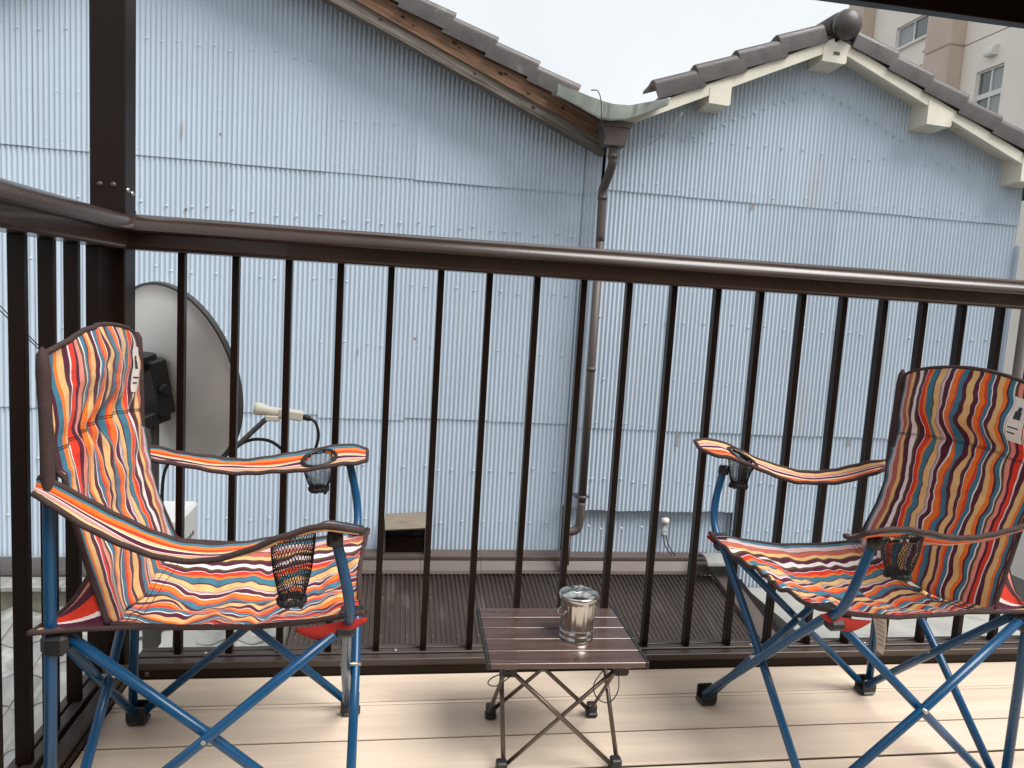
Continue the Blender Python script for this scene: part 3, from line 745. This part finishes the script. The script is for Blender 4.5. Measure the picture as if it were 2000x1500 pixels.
# descending ridge with round tiles
for i in range(9):
    s = i*.27; y = 2.85-s*math.cos(AK); z = -1.07-s*math.sin(AK)
    mm = Matrix.Translation((-1.06, y, z)) @ Matrix.Rotation(AK, 4, 'X')
    b = MB(); b.sweep([(.10*math.cos(R(a)), .085*math.sin(R(a))) for a in range(0, 181, 12)]+[(.086*math.cos(R(a)), .07*math.sin(R(a))) for a in range(180, -1, -12)],
                      lambda k, p, q: mm @ Vector((p*(1+.06*k), .01-.30*k, q+.045+.008*k)), 2, smooth=True)
    rb(b.build('ridge_tile', 'kawara', kr, angle=40, fix=True))
    rb(MB().bbox(-.15, .15, -.285, 0, -.0, .042, .008, mm).build('ridge_base_tile', 'kawara', kr))
tag(MB().bbox(-.98, -.40, .2, .95, -1.45, -1.40, .01).build('concrete_ledge', 'concrete'), 'pale flat ledge at the bottom of the tiled roof, left of the left chair', 'ledge')
tag(MB().box(-.35, .02, 1.0, 3.4, -3.5, -1.30).build('concrete_ledge', 'concrete'), 'pale grey strip of roof between tiled roof and brown metal roof', 'ledge')

# air conditioner unit behind the left chair
ac = thing('air_conditioner', 'white outdoor air conditioner unit behind the left chair and railing', 'air conditioner', (-.42, 1.45, -.95))
MB().bbox(-.17, .17, -.14, .14, 0, .93, .012).build('casing', 'ac_white', ac)
MB().lathe([(.125, 0), (.13, .004), (.125, .008), (.118, .004), (.125, 0)], 28, Matrix.Translation((.02, -.142, .55)) @ Matrix.Rotation(R(90), 4, 'X')).build('fan_ring', 'grey_metal', ac)
for i in range(7): MB().box(-.10, .14, -.1445, -.141, .46+i*.03, .465+i*.03).build('grille_bar', 'rim_dark', ac)
mk = MB()
for i in range(9): mk.box(.1702, .1708, -.085+i*.018, -.085+i*.018+(.012 if i % 3 else .008), .80, .80+(.022 if i % 2 else .015))
mk.build('brand_mark', 'rim_dark', ac)
MB().bbox(-.16, -.11, -.15, .15, -.045, 0, .004).build('foot', 'grey_metal', ac); MB().bbox(.11, .16, -.15, .15, -.045, 0, .004).build('foot', 'grey_metal', ac)

# two thin wires at far left
for d, lab in ((0, 'lower of two thin black wires crossing the left railing gaps'), (.022, 'upper of two thin black wires crossing the left railing gaps')):
    tag(MB().tube(curve([(-1.5, 1.2, 1.50+d), (-1.0, 1.2, .955+d), (-.75, 1.2, .69+d*.6), (-.45, 1.22, .36+d*.3)], 20), .0022, 5).build('wire', 'cable_black'), lab, 'wire')

# ------------------------------------------------------------------ satellite dish
sdn = Vector((.553, .783, .22)).normalized()      # looks away to the right
sdish = thing('satellite_dish', 'grey satellite dish with receiver arm, standing behind the railing', 'satellite dish', (.0, .35, .40))
q = sdn.to_track_quat('Z', 'Y').to_matrix().to_4x4()
DM = Matrix.Translation(Vector((-.002, .0, .286))) @ q
rad = .236
prof = [(rad*t, -.055*(1-t*t)) for t in [0, .12, .25, .4, .55, .7, .85, .95, 1.0]]
b = MB(); b.lathe(prof+[(rad+.004, .001), (rad+.004, -.010), (rad-.006, -.010)]+[(r_, z-.004) for r_, z in reversed(prof[:-1])], 56, DM @ Matrix.Scale(1.08, 4, (0, 1, 0)))
b.build('reflector', 'dish_grey', sdish, angle=40)
b = MB(); b.lathe([(rad+.001, .004), (rad+.007, .002), (rad+.007, -.012), (rad+.001, -.013)], 56, DM @ Matrix.Scale(1.08, 4, (0, 1, 0))); b.build('rim', 'rim_dark', sdish, angle=40)
# bracket on the back
BM = DM @ Matrix.Translation((0, 0, -.06))
MB().bbox(-.055, .055, -.075, .075, -.05, 0, .004, BM).build('back_bracket', 'black_plastic', sdish)
MB().bbox(-.045, .045, -.095, -.06, -.11, -.01, .004, BM).build('clamp', 'black_plastic', sdish)
MB().bbox(-.035, .035, .05, .09, -.10, -.01, .004, BM).build('clamp', 'black_plastic', sdish)
MB().tube([(-.055, -.02, .42), (-.055, -.02, -.40)], .016, 12).build('mast', 'grey_metal', sdish)
MB().tube([BM @ Vector((-.05, 0, -.03)), BM @ Vector((-.075, 0, -.03))], .014, 10).build('knob', 'black_plastic', sdish)
MB().tube([BM @ Vector((.0, -.08, -.03)), BM @ Vector((.10, -.16, -.02))], .008, 8).build('knob', 'black_plastic', sdish)
RX = Matrix.Translation((-.0, -.35, -.40))
W = lambda x, z, y=.35: Vector((x, y-.35, z-.40))
MB().tube([W(.10, .445), W(.163, .50), W(.232, .572), W(.255, .585)], .0075, 8).build('receiver_arm', 'grey_metal', sdish)
MB().tube([W(.205, .606), W(.213, .605), W(.226, .603), W(.240, .601), W(.275, .596)], [.017, .0185, .0175, .0125, .0125], 16).build('receiver_horn', 'off_white', sdish)
MB().bbox(.236, .275, -.014, .014, .172, .188, .003).build('receiver_clamp', 'off_white', sdish)
MB().bbox(-.033, .033, -.016, .016, -.0135, .0135, .004, Matrix.Translation(W(.305, .592)) @ Matrix.Rotation(R(8), 4, 'Y')).build('receiver_body', 'off_white', sdish)
MB().tube([W(.337, .5855), W(.357, .581)], .008, 10).build('plug', 'black_plastic', sdish)
tag(MB().tube(curve([(.357, .35, .581), (.372, .35, .570), (.381, .35, .535), (.372, .36, .492), (.35, .37, .462)], 24), .0045, 7).build('cable', 'cable_black'), 'black cable curling down from the dish receiver to the chair arm height', 'cable')
tag(MB().tube(curve([(.29, .38, .475), (.25, .38, .505), (.211, .38, .512), (.175, .38, .503), (.13, .39, .47), (.08, .40, .44), (.04, .40, .425), (.0, .40, .448), (-.035, .40, .43), (-.05, .40, .37), (-.05, .41, .25), (-.02, .42, .05), (-.03, .42, -.5)], 70), .0048, 7).build('cable', 'cable_black'), 'black cable looping below the satellite dish behind the left chair arm', 'cable')
MB().bbox(-.02, .02, -.02, .02, -.12, -.02, .003, Matrix.Translation((-.055, -.02, -.36))).build('mast_clamp', 'grey_metal', sdish)

# ------------------------------------------------------------------ camp chairs
def chair(label, loc, rz, variant, group):
    t = thing('camp_chair', label, 'chair', loc, rz, group)
    sd_ = 3.1*variant
    def fabnoise(u, v, k): return noise.noise(Vector((u*3.1+sd_*5, v*4.3, k)))
    # --- frame
    df, wf = .223, .202
    hubF = {s: Vector((.222, s*.214, .412)) for s in (1, -1)}
    hubR = {s: Vector((-.224, s*.205, .395)) for s in (1, -1)}
    foot = {(a, s): Vector((a*df, s*wf, .030)) for a in (1, -1) for s in (1, -1)}
    zar = {1: .590, -1: .632} if variant == 0 else {1: .600, -1: .598}
    armR = {s: Vector((-.222, s*.222, zar[s])) for s in (1, -1)}
    armF = {s: Vector((.196, s*.268, .572)) for s in (1, -1)}
    r = .0088
    for s in (1, -1):
        MB().tube([foot[-1, s]+Vector((-.012, 0, -.01)), hubR[s]+Vector((-.006, 0, 0)), Vector((-.228, s*.212, .62)), Vector((-.232, s*.2145, .800))], [r+.0006, r+.0006, .0085, .0080], 12).build('back_pole', 'blue_paint', t)
    def mid(a, b, off): return [a+off*.55, (a+b)/2+off, b+off*.55]
    for s in (1, -1):     # front cross: leg runs on as the arm post
        o = Vector((.0095*s, 0, 0))
        a = foot[1, -s]+Vector((0, s*.012, 0)); h = hubF[s]
        line = [a+o, (a+h)/2+o, h+o*.4-(h-a).normalized()*.03]
        bend = curve([line[-1], h+Vector((.0, s*.012, .006)), h+Vector((-.001, s*.034, .040)), h+Vector((-.008, s*.046, .085)), armF[s]], 16)
        MB().tube(line[:2]+bend, r, 12).build('leg', 'blue_paint', t)
    for s in (1, -1):     # side crosses
        o = Vector((0, .0095, 0))
        MB().tube(mid(foot[1, s]+Vector((-.016, 0, 0)), hubR[s]+Vector((.02, 0, -.012)), o), r, 12).build('leg', 'blue_paint', t)
        MB().tube(mid(foot[-1, s]+Vector((.016, 0, 0)), hubF[s]+Vector((-.022, 0, -.022)), -o), r, 12).build('leg', 'blue_paint', t)
    for s in (1, -1):     # rear cross
        o = Vector((.0095*s, 0, 0))
        MB().tube(mid(foot[-1, -s]+Vector((0, s*.016, 0)), hubR[s]+Vector((0, -s*.02, -.012)), o), r, 12).build('leg', 'blue_paint', t)
    for P_, ax in ((((foot[1, 1]+foot[1, -1]+hubF[1]+hubF[-1])/4), 'Y'), ((foot[-1, 1]+foot[-1, -1]+hubR[1]+hubR[-1])/4, 'Y')):
        MB().tube([P_+Vector((-.0205, 0, 0)), P_+Vector((.0205, 0, 0))], .004, 8).build('rivet', 'screw_steel', t)
    for s in (1, -1):
        P_ = (foot[1, s]+foot[-1, s]+hubF[s]+hubR[s])/4+Vector((0, 0, -.004))
        MB().tube([P_+Vector((0, -.0205, 0)), P_+Vector((0, .0205, 0))], .004, 8).build('rivet', 'screw_steel', t)
    for (a, s), f in foot.items():
        b = MB(); b.bbox(f.x-.021, f.x+.021, f.y-.021, f.y+.021, .0, .012, .006)
        b.bbox(f.x-.022, f.x+.018, f.y-.006*1-.012, f.y-.012, .008, .042, .003); b.bbox(f.x-.022, f.x+.018, f.y+.012, f.y+.018, .008, .042, .003)
        b.build('foot_cap', 'black_plastic', t)
    for s in (1, -1):
        h = hubF[s]; b = MB(); b.bbox(h.x-.026, h.x+.010, h.y-.013, h.y+.013, h.z-.030, h.z-.008, .007); b.build('corner_hub', 'black_plastic', t)
        h = hubR[s]; b = MB(); b.bbox(h.x-.018, h.x+.022, h.y-.016, h.y+.016, h.z-.036, h.z+.002, .009); b.build('corner_hub', 'black_plastic', t)
        p = armF[s]; MB().lathe([(0, .006), (.011, .005), (.013, -.004), (.0125, -.016), (0, -.016)], 12, Matrix.Translation(p)).build('arm_cap', 'black_plastic', t)
    # --- fabric: backrest (v 0 top .. 1 crease)
    bx = [(0, -.226), (.12, -.222), (.33, -.214), (.5, -.203), (.62, -.196), (.76, -.180), (.9, -.160), (1, -.146)]
    bz = [(0, .826), (.33, .690), (.5, .606), (.62, .560), (.76, .500), (.9, .445), (1, .404)]
    bw = [(0, .206), (.30, .203), (.5, .197), (.62, .188), (.76, .190), (.9, .196), (1, .200)]
    def back(u, v):
        y = (u-.5)*2; c = 1-y*y
        z = lerp(bz, v)+.036*c*(1-v)**2*(1 if v < .5 else 1)
        x = lerp(bx, v)
        hw = lerp(bw, v)
        head = max(0, 1-abs(v-.16)/.19)
        x += .020*c*head-.016*c*math.exp(-((v-.34)/.05)**2)*.6
        x += c*(-.010*math.sin(v*math.pi)+.0)
        if v > .8: z -= .038*c*(v-.8)/.2; x -= .016*c*(v-.8)/.2
        # wrinkles
        puck = math.exp(-((v-.36)/.10)**2)
        x += .0060*puck*math.sin(u*41+fabnoise(u, v, 1)*6)*c**.3+.010*fabnoise(u*1.5, v*1.5, 2)*c**.3+.0050*fabnoise(u*4, v*3.4, 5)*c**.3
        e = max(0, abs(y)-.72)/.28
        x += (-.012 if v < .42 else -.004)*e*e
        yy = y*hw+.011*fabnoise(u*.8, v*2.4, 3)*c+.0065*fabnoise(u*2.4, v*5.5, 4)*c
        return Vector((x, yy, z))
    def seat(u, v):      # v 0 crease .. 1 front
        y = (u-.5)*2; c = 1-y*y
        x = -.146+v*.392+(.010*c if v > .9 else 0)*0
        ez = lerp([(0, .404), (.25, .397), (.55, .396), (.8, .408), (1, .424)], v)
        sag = lerp([(0, .038), (.2, .052), (.5, .050), (.8, .036), (1, .026)], v)
        hw = lerp([(0, .200), (.5, .203), (1, .217)], v)
        z = ez-sag*c
        x += -.014*c*v**3
        if v < .15: x -= .016*c*(1-v/.15)
        puck = math.exp(-((v-.93)/.12)**2)
        z += .0045*puck*math.sin(u*46+fabnoise(u, v, 6)*8)*c**.3
        z += .0130*fabnoise(u*1.3, v*1.6, 7)*c+.0075*fabnoise(u*3.2, v*4, 8)*c**.5
        z += .0035*math.sin(v*22+u*9+4*fabnoise(u, v, 11))*c
        yy = y*hw+.015*fabnoise(u*.8, v*2.2, 9)*c+.009*fabnoise(u*2.0, v*5, 10)*c
        return Vector((x, yy, z))
    fl_ = 1
    NU = 90
    o = MB().grid(NU, 90, back, lambda u, v: ((u if variant else 1-u), v)).build('backrest', 'stripes', t)
    md = o.modifiers.new('thick', 'SOLIDIFY'); md.thickness = .0035; md.offset = 0
    o = MB().grid(NU, 72, seat, lambda u, v: ((u if variant else 1-u), v)).build('seat', 'stripes', t)
    md = o.modifiers.new('thick', 'SOLIDIFY'); md.thickness = .003; md.offset = 0
    # quilting seams
    def seam(fn, v, nm, parent, d=Vector((.0028, 0, 0)), u0=.02, u1=.98):
        MB().tube([fn(u0+(u1-u0)*i/60, v)+d for i in range(61)], .0006, 5).build(nm, 'binding', parent)
    for v in (.345, .352): seam(back, v, 'seam', t)
    for v in (.03, .055): seam(seat, v, 'seam', t, Vector((0, 0, .0026)))
    # dark edge binding
    def edge(fn, pts, rr=.0046): MB().tube([fn(*p) for p in pts], rr, 7).build('edge_binding', 'binding', t)
    k = [i/60 for i in range(61)]
    edge(back, [(a, 0) for a in k]); edge(back, [(0, a) for a in k]); edge(back, [(1, a) for a in k])
    edge(seat, [(0, a) for a in k]); edge(seat, [(1, a) for a in k]); edge(seat, [(a, 1) for a in k])
    for s in (1, -1):
        u = 1 if s > 0 else 0
        # sleeve of dark cloth over each back pole top
        b = MB(); 
        pr = [(.0102*math.cos(R(a)), .0102*math.sin(R(a))) for a in range(0, 360, 36)]
        zs = [.60, .66, .74, .80, .826, .832]
        def slv(k_, p, q_):
            z = zs[k_]; x = -.230+lerp([(.6, .004), (.83, -.003)], z) if z < .83 else -.233
            sc_ = [.85, 1, 1, 1, .9, .25][k_]
            return (x+p*sc_+.002*noise.noise(Vector((z*30, p*50, s))), s*(.2145)+q_*sc_, z+(.006 if k_ == 5 else 0))
        b.sweep(pr, slv, len(zs), smooth=True); b.build('pole_sleeve', 'binding', t, angle=60, fix=True)
        # strap tying the seat corner to the rear pole
        A0 = seat(u, 0.0); A1 = seat(u, .16); A2 = back(u, .80)
        C = Vector((-.252, s*.224, .402)); D = Vector((-.240, s*.178, .402))
        b = MB()
        def strap(uu, vv):
            a = A2.lerp(A0, vv*2) if vv < .5 else A0.lerp(A1, (vv-.5)*2)
            e = D.lerp(C, vv)+Vector((0, 0, .004*math.sin(uu*3)))
            p = a.lerp(e, uu); p.z -= .012*math.sin(uu*math.pi)*(1-vv); return p
        o = b.grid(12, 8, strap, lambda uu, vv: (.82+.16*vv, uu)).build('corner_strap', 'stripes', t)
        md = o.modifiers.new('thick', 'SOLIDIFY'); md.thickness = .003
        MB().tube([strap(i/10, 1) for i in range(11)]+[D.lerp(C, 1-i/4)+Vector((-.002, 0, 0)) for i in range(5)]+[strap(1-i/10, 0) for i in range(11)], .004, 6).build('edge_binding', 'binding', t)
        # front corner: black grommet patch plus a hanging pocket flap
        F = seat(u, .955)
        b = MB(); b.bbox(F.x-.022, F.x+.016, F.y-(.026 if s > 0 else .002), F.y+(.002 if s > 0 else .026), F.z-.001, F.z+.004, .0015); b.build('corner_patch', 'black_plastic', t)
        b = MB()
        def flap(uu, vv):
            p = seat(u, .72+.29*uu); a = math.sin(uu*math.pi)
            return p+Vector((0, s*(.003+.007*math.sin(vv*3)*a), -.008-vv*(.004+.022*a)))
        o = b.grid(14, 6, flap, lambda uu, vv: (.30+.14*vv, uu)).build('corner_pocket', 'red_cloth', t)
        md = o.modifiers.new('thick', 'SOLIDIFY'); md.thickness = .002
        # --- arm
        A = armR[s]+Vector((-.020, 0, 0)); B = armF[s]+Vector((.040, 0, .008))
        sag = .030 if not (variant == 0 and s < 0) else .072
        if variant == 1 and s < 0: sag = .055; B = B+Vector((.03, 0, .045))
        def arm(uu, vv, A=A, B=B, s=s, sag=sag):
            # uu 0 rear..1 front, vv -1 inner..1 outer
            p = A.lerp(B, uu); p.z -= sag*math.sin(min(1, uu*1.12)*math.pi)**1.2
            wd = lerp([(0, .012), (.10, .019), (.45, .024), (.72, .043), (.95, .041), (1, .028)], uu)
            tilt = lerp([(0, .5), (.3, .42), (.7, .30), (1, .30)] if not (variant == 0 and s < 0) else [(0, -.75), (.3, -.55), (.55, .0), (.75, .30), (1, .25)], uu)+(.16 if variant == 1 and s > 0 else 0)
            p.y += s*vv*wd*math.cos(tilt); p.z += vv*wd*math.sin(tilt)-.005*(1-vv*vv)
            p.z += .004*noise.noise(Vector((uu*6+s*3+sd_, vv*1.4, 1)))+.0007*math.sin(uu*60+vv*2)*(abs(vv) > .6)
            p.y += .003*noise.noise(Vector((uu*5+s*3+sd_, vv, 7)))
            return p
        HU, HR = .785, .036       # cup hole position
        hc = arm(HU, 0)
        nu, nv = 64, 17
        b = MB(); keep = []
        for j in range(nv):
            for i in range(nu):
                b.v.append(tuple(arm(i/(nu-1), j/(nv-1)*2-1))); b.uv[len(b.v)-1] = ((j/(nv-1)) if s > 0 else 1-(j/(nv-1)), i/(nu-1))
        for j in range(nv-1):
            for i in range(nu-1):
                f = [j*nu+i, j*nu+i+1, (j+1)*nu+i+1, (j+1)*nu+i]
                cc = sum((Vector(b.v[q_]) for q_ in f), Vector())/4
                if (cc-hc).xy.length < HR-.004: continue
                b.f.append(f); b.sm.append(True)
        o = b.build('armrest', 'stripes_arm', t); md = o.modifiers.new('thick', 'SOLIDIFY'); md.thickness = .006; md.offset = 0
        rim = [arm(i/50, -1) for i in range(51)]+[arm(1, -1+i/6) for i in range(1, 12)]+[arm(1-i/50, 1) for i in range(51)]
        MB().tube(rim, .0048, 7).build('edge_binding', 'binding', o)
        # cup ring and mesh pocket
        e1 = (arm(HU+.05, 0)-arm(HU-.05, 0)).normalized(); e2 = (arm(HU, .6)-arm(HU, -.6)).normalized(); e3 = e1.cross(e2).normalized()
        if e3.z < 0: e3 = -e3
        ring = [hc+e3*.004+(e1*math.cos(a)+e2*math.sin(a))*HR for a in [2*math.pi*i/36 for i in range(37)]]
        MB().tube(ring, .0046, 8, caps=False).build('cup_ring', 'black_plastic', t)
        depth = .066 if s > 0 or variant else .100
        bm = bmesh.new(); rows, cols = 17, 40; vs_ = []
        for j in range(rows):
            tt = j/(rows-1); rr = HR*(1-.50*tt**1.6)
            for i in range(cols):
                a = 2*math.pi*(i+.5*(j % 2))/cols
                p = hc+(e1*math.cos(a)+e2*math.sin(a))*rr*(1-tt)+Vector((math.cos(a), math.sin(a), 0))*rr*tt
                p.z = p.z*(1-tt)+(hc.z)*tt-depth*tt+.004*noise.noise(Vector((math.cos(a)*2, math.sin(a)*2, tt*3+sd_)))
                p.x += .010*tt*noise.noise(Vector((sd_, s, 2))); vs_.append(bm.verts.new(p))
        for j in range(rows-1):
            for i in range(cols):
                a_ = vs_[j*cols+i]; c_ = vs_[(j+1)*cols+i]
                d_ = vs_[(j+1)*cols+(i-1 if j % 2 == 0 else i+1) % cols]
                for x_ in (c_, d_):
                    try: bm.edges.new((a_, x_))
                    except ValueError: pass
        b = MB()
        for e in bm.edges:
            p, q_ = e.verts[0].co, e.verts[1].co; dr = (q_-p).normalized(); n1 = dr.cross(e3 if abs(dr.dot(e3)) < .9 else e1).normalized()*.00055; n2 = dr.cross(n1).normalized()*.00055
            b.add([p+n1, p-n1*.5+n2*.87, p-n1*.5-n2*.87, q_+n1, q_-n1*.5+n2*.87, q_-n1*.5-n2*.87], [(0, 1, 4, 3), (1, 2, 5, 4), (2, 0, 3, 5)])
        bot = vs_[-cols:]; cen = sum((v_.co for v_ in bot), Vector())/cols
        po = b.build('mesh_pocket', 'net', t)
        # gathered hem round the pocket bottom
        lo = [v_.co.copy() for v_ in bot]+[bot[0].co.copy()]
        MB().tube([p+Vector((0, 0, .003*math.sin(i*1.7))) for i, p in enumerate(lo)], [.0050+.0012*math.sin(i*2.3) for i in range(len(lo))], 7, caps=False).build('pocket_hem', 'net', po)
        bm.free()
    # sewn label on the headrest
    def lab(uu, vv):
        u_ = (.80+.075*uu); v_ = .07+.20*vv
        return back(u_, v_)+Vector((.0042, 0, 0))
    o = MB().grid(6, 10, lab).build('sewn_label', 'care_tag', t)
    for (a, c_, d_, e_) in ((.25, .7, .30, .48), (.35, .62, .2, .32), (.15, .8, .66, .69), (.15, .6, .78, .81)):
        MB().grid(4, 4, lambda uu, vv: lab(a+(c_-a)*uu, d_+(e_-d_)*vv)+Vector((.0009, 0, 0))).build('label_print', 'ink', o)
    if variant == 1:      # white care tag hanging under the seat front
        def ct(uu, vv): return Vector((.005-.012*math.sin(vv*2)-.006*vv, .075+(uu-.5)*(.046*(1-.66*vv)+.004), .352-.095*vv))
        o = MB().grid(5, 10, ct).build('care_tag', 'care_tag', t); md = o.modifiers.new('t', 'SOLIDIFY'); md.thickness = .0006
        for i in range(6): MB().grid(3, 2, lambda uu, vv: ct(.2+.6*uu, .25+i*.11+.03*vv)+Vector((.0010, 0, 0))).build('tag_print', 'cable_grey', o)
    return t
chair('striped folding camp chair left of the table, backed against the side railing', (.304, -.375, 0), .026, 0, 'striped camp chairs')
chair('striped folding camp chair right of the table, care tag hanging below seat', (1.607, -.356, 0), 3.2, 1, 'striped camp chairs')

# ------------------------------------------------------------------ camp table
tb = thing('camp_table', 'small low folding table with dark red-brown slats and crossed legs', 'table', (.952, -.309, 0), R(-1.2))
TX, TY, TZ = .162, .130, .250
sw = 2*TY/5
for i in range(5):
    y0 = -TY+i*sw
    sl = MB().bbox(-TX+.006, TX-.006, y0+.0020, y0+sw-.0020, TZ-.012, TZ, .0010).build('slat', 'wood_slat', tb)
    for s in (1, -1):
        MB().bbox(s*TX-.006 if s > 0 else -TX, s*TX if s > 0 else -TX+.006, y0+.0004, y0+sw-.0004, TZ-.0135, TZ+.0012, .001).build('end_cap', 'black_plastic', sl)
    if i == 4:
        mk = MB()
        for (a, c, d, e) in ((-.020, .004, .014, .020), (-.026, -.016, .018, .024), (.000, .010, .018, .025), (-.014, -.004, .009, .014)):
            mk.box(-.105+a, -.105+c, y0+.014+d, y0+.014+e, TZ+.0003, TZ+.0006)
        mk.build('logo_print', 'rim_dark', sl)
fx, fy = .118, .102
ft = {(a, b_): Vector((a*fx, b_*fy, .018)) for a in (1, -1) for b_ in (1, -1)}
tp = {(a, b_): Vector((a*(fx-.004), b_*(fy-.006), TZ-.026)) for a in (1, -1) for b_ in (1, -1)}
def bar(a, b_, nm='leg', r=.0048): MB().tube([a, b_], r, 4).build(nm, 'table_leg', tb)
for s in (1, -1):
    o = Vector((0, .0052, 0))
    bar(ft[-1, s]+o+Vector((.008, 0, 0)), tp[1, s]+o); bar(ft[1, s]-o-Vector((.008, 0, 0)), tp[-1, s]-o)
    o = Vector((.0052, 0, 0))
    bar(ft[s, -1]+o+Vector((0, .008, 0)), tp[s, 1]+o); bar(ft[s, 1]-o-Vector((0, .008, 0)), tp[s, -1]-o)
for k_, f in ft.items():
    b = MB(); b.bbox(f.x-.013, f.x+.013, f.y-.013, f.y+.013, 0, .014, .004); b.bbox(f.x-.011, f.x+.011, f.y-.011, f.y+.011, .012, .032, .003); b.build('foot_cap', 'black_plastic', tb)
for k_, f in tp.items():
    b = MB(); b.bbox(f.x-.015, f.x+.015, f.y-.014, f.y+.014, TZ-.040, TZ-.0135, .004); b.build('corner_hub', 'black_plastic', tb)
for s in (1, -1): MB().box(s*fx-.008, s*fx+.008, -TY+.004, TY-.004, TZ-.0135, TZ-.0122).build('under_rail', 'table_leg', tb)
MB().tube(curve([(-.115, -.118, TZ-.02), (-.150, -.124, TZ-.03), (-.158, -.126, TZ-.042), (-.140, -.124, TZ-.047), (-.112, -.112, TZ-.034)], 24), .0012, 6).build('elastic_cord', 'cable_black', tb)
MB().tube(curve([(.072, -.118, TZ-.02), (.052, -.128, TZ-.045), (.060, -.130, TZ-.072), (.085, -.130, TZ-.082), (.103, -.126, TZ-.060), (.104, -.118, TZ-.025)], 30), .0012, 6).build('elastic_cord', 'cable_black', tb)

# ------------------------------------------------------------------ miniature lidded bin
bn = thing('mini_bin', 'tiny shiny galvanised metal dustbin with lid standing on the table', 'bin', (.990, -.322, .2503), R(20))
H = .092; seg = 96
b = MB(); prof = [(0, .002), (.0345, .002), (.0365, .0), (.0375, .003), (.0365, .006), (.0352, .008), (.0352, .012), (.0366, .0135), (.0366, .0165), (.0352, .018)]
rings = prof+[(.0352+.0016*k/8, .018+(H-.026)*k/8) for k in range(1, 9)]+[(.0385, H-.006), (.0392, H-.003), (.038, H)]
n_ = len(rings)
for j in range(seg):
    a = 2*math.pi*j/seg; rib = .0006*math.cos(2*math.pi*j/4.8)
    for i, (r_, z) in enumerate(rings):
        rr = r_+(rib if 10 <= i < 18 else 0); b.v.append((rr*math.cos(a), rr*math.sin(a), z))
for j in range(seg):
    jj = (j+1) % seg
    for i in range(n_-1): b.f.append([j*n_+i, jj*n_+i, jj*n_+i+1, j*n_+i+1]); b.sm.append(True)
b.build('body', 'galvanised', bn, angle=50)
ld = MB().lathe([(.0405, H-.008), (.0415, H-.006), (.0415, H+.001), (.0405, H+.003), (.038, H+.0040), (.030, H+.0066), (.020, H+.0092), (.010, H+.0110), (0, H+.0116)], 48).build('lid', 'galvanised', bn, angle=50)
hnd = MB()
hp_ = curve([(-.014, 0, H+.010), (-.010, 0, H+.0165), (0, 0, H+.0185), (.010, 0, H+.0165), (.014, 0, H+.010)], 14)
hnd.sweep([(-.0035, -.0007), (.0035, -.0007), (.0035, .0007), (-.0035, .0007)], lambda k_, p, q_: (hp_[k_].x, p, hp_[k_].z+q_), len(hp_))
hnd.build('lid_handle', 'galvanised', ld, fix=True)
for s in (1, -1):
    ar = curve([(s*.036, -.011, H-.026), (s*.043, -.010, H-.034), (s*.044, 0, H-.038), (s*.043, .010, H-.034), (s*.036, .011, H-.026)], 14)
    MB().tube(ar, .0013, 6).build('side_handle', 'galvanised', bn)
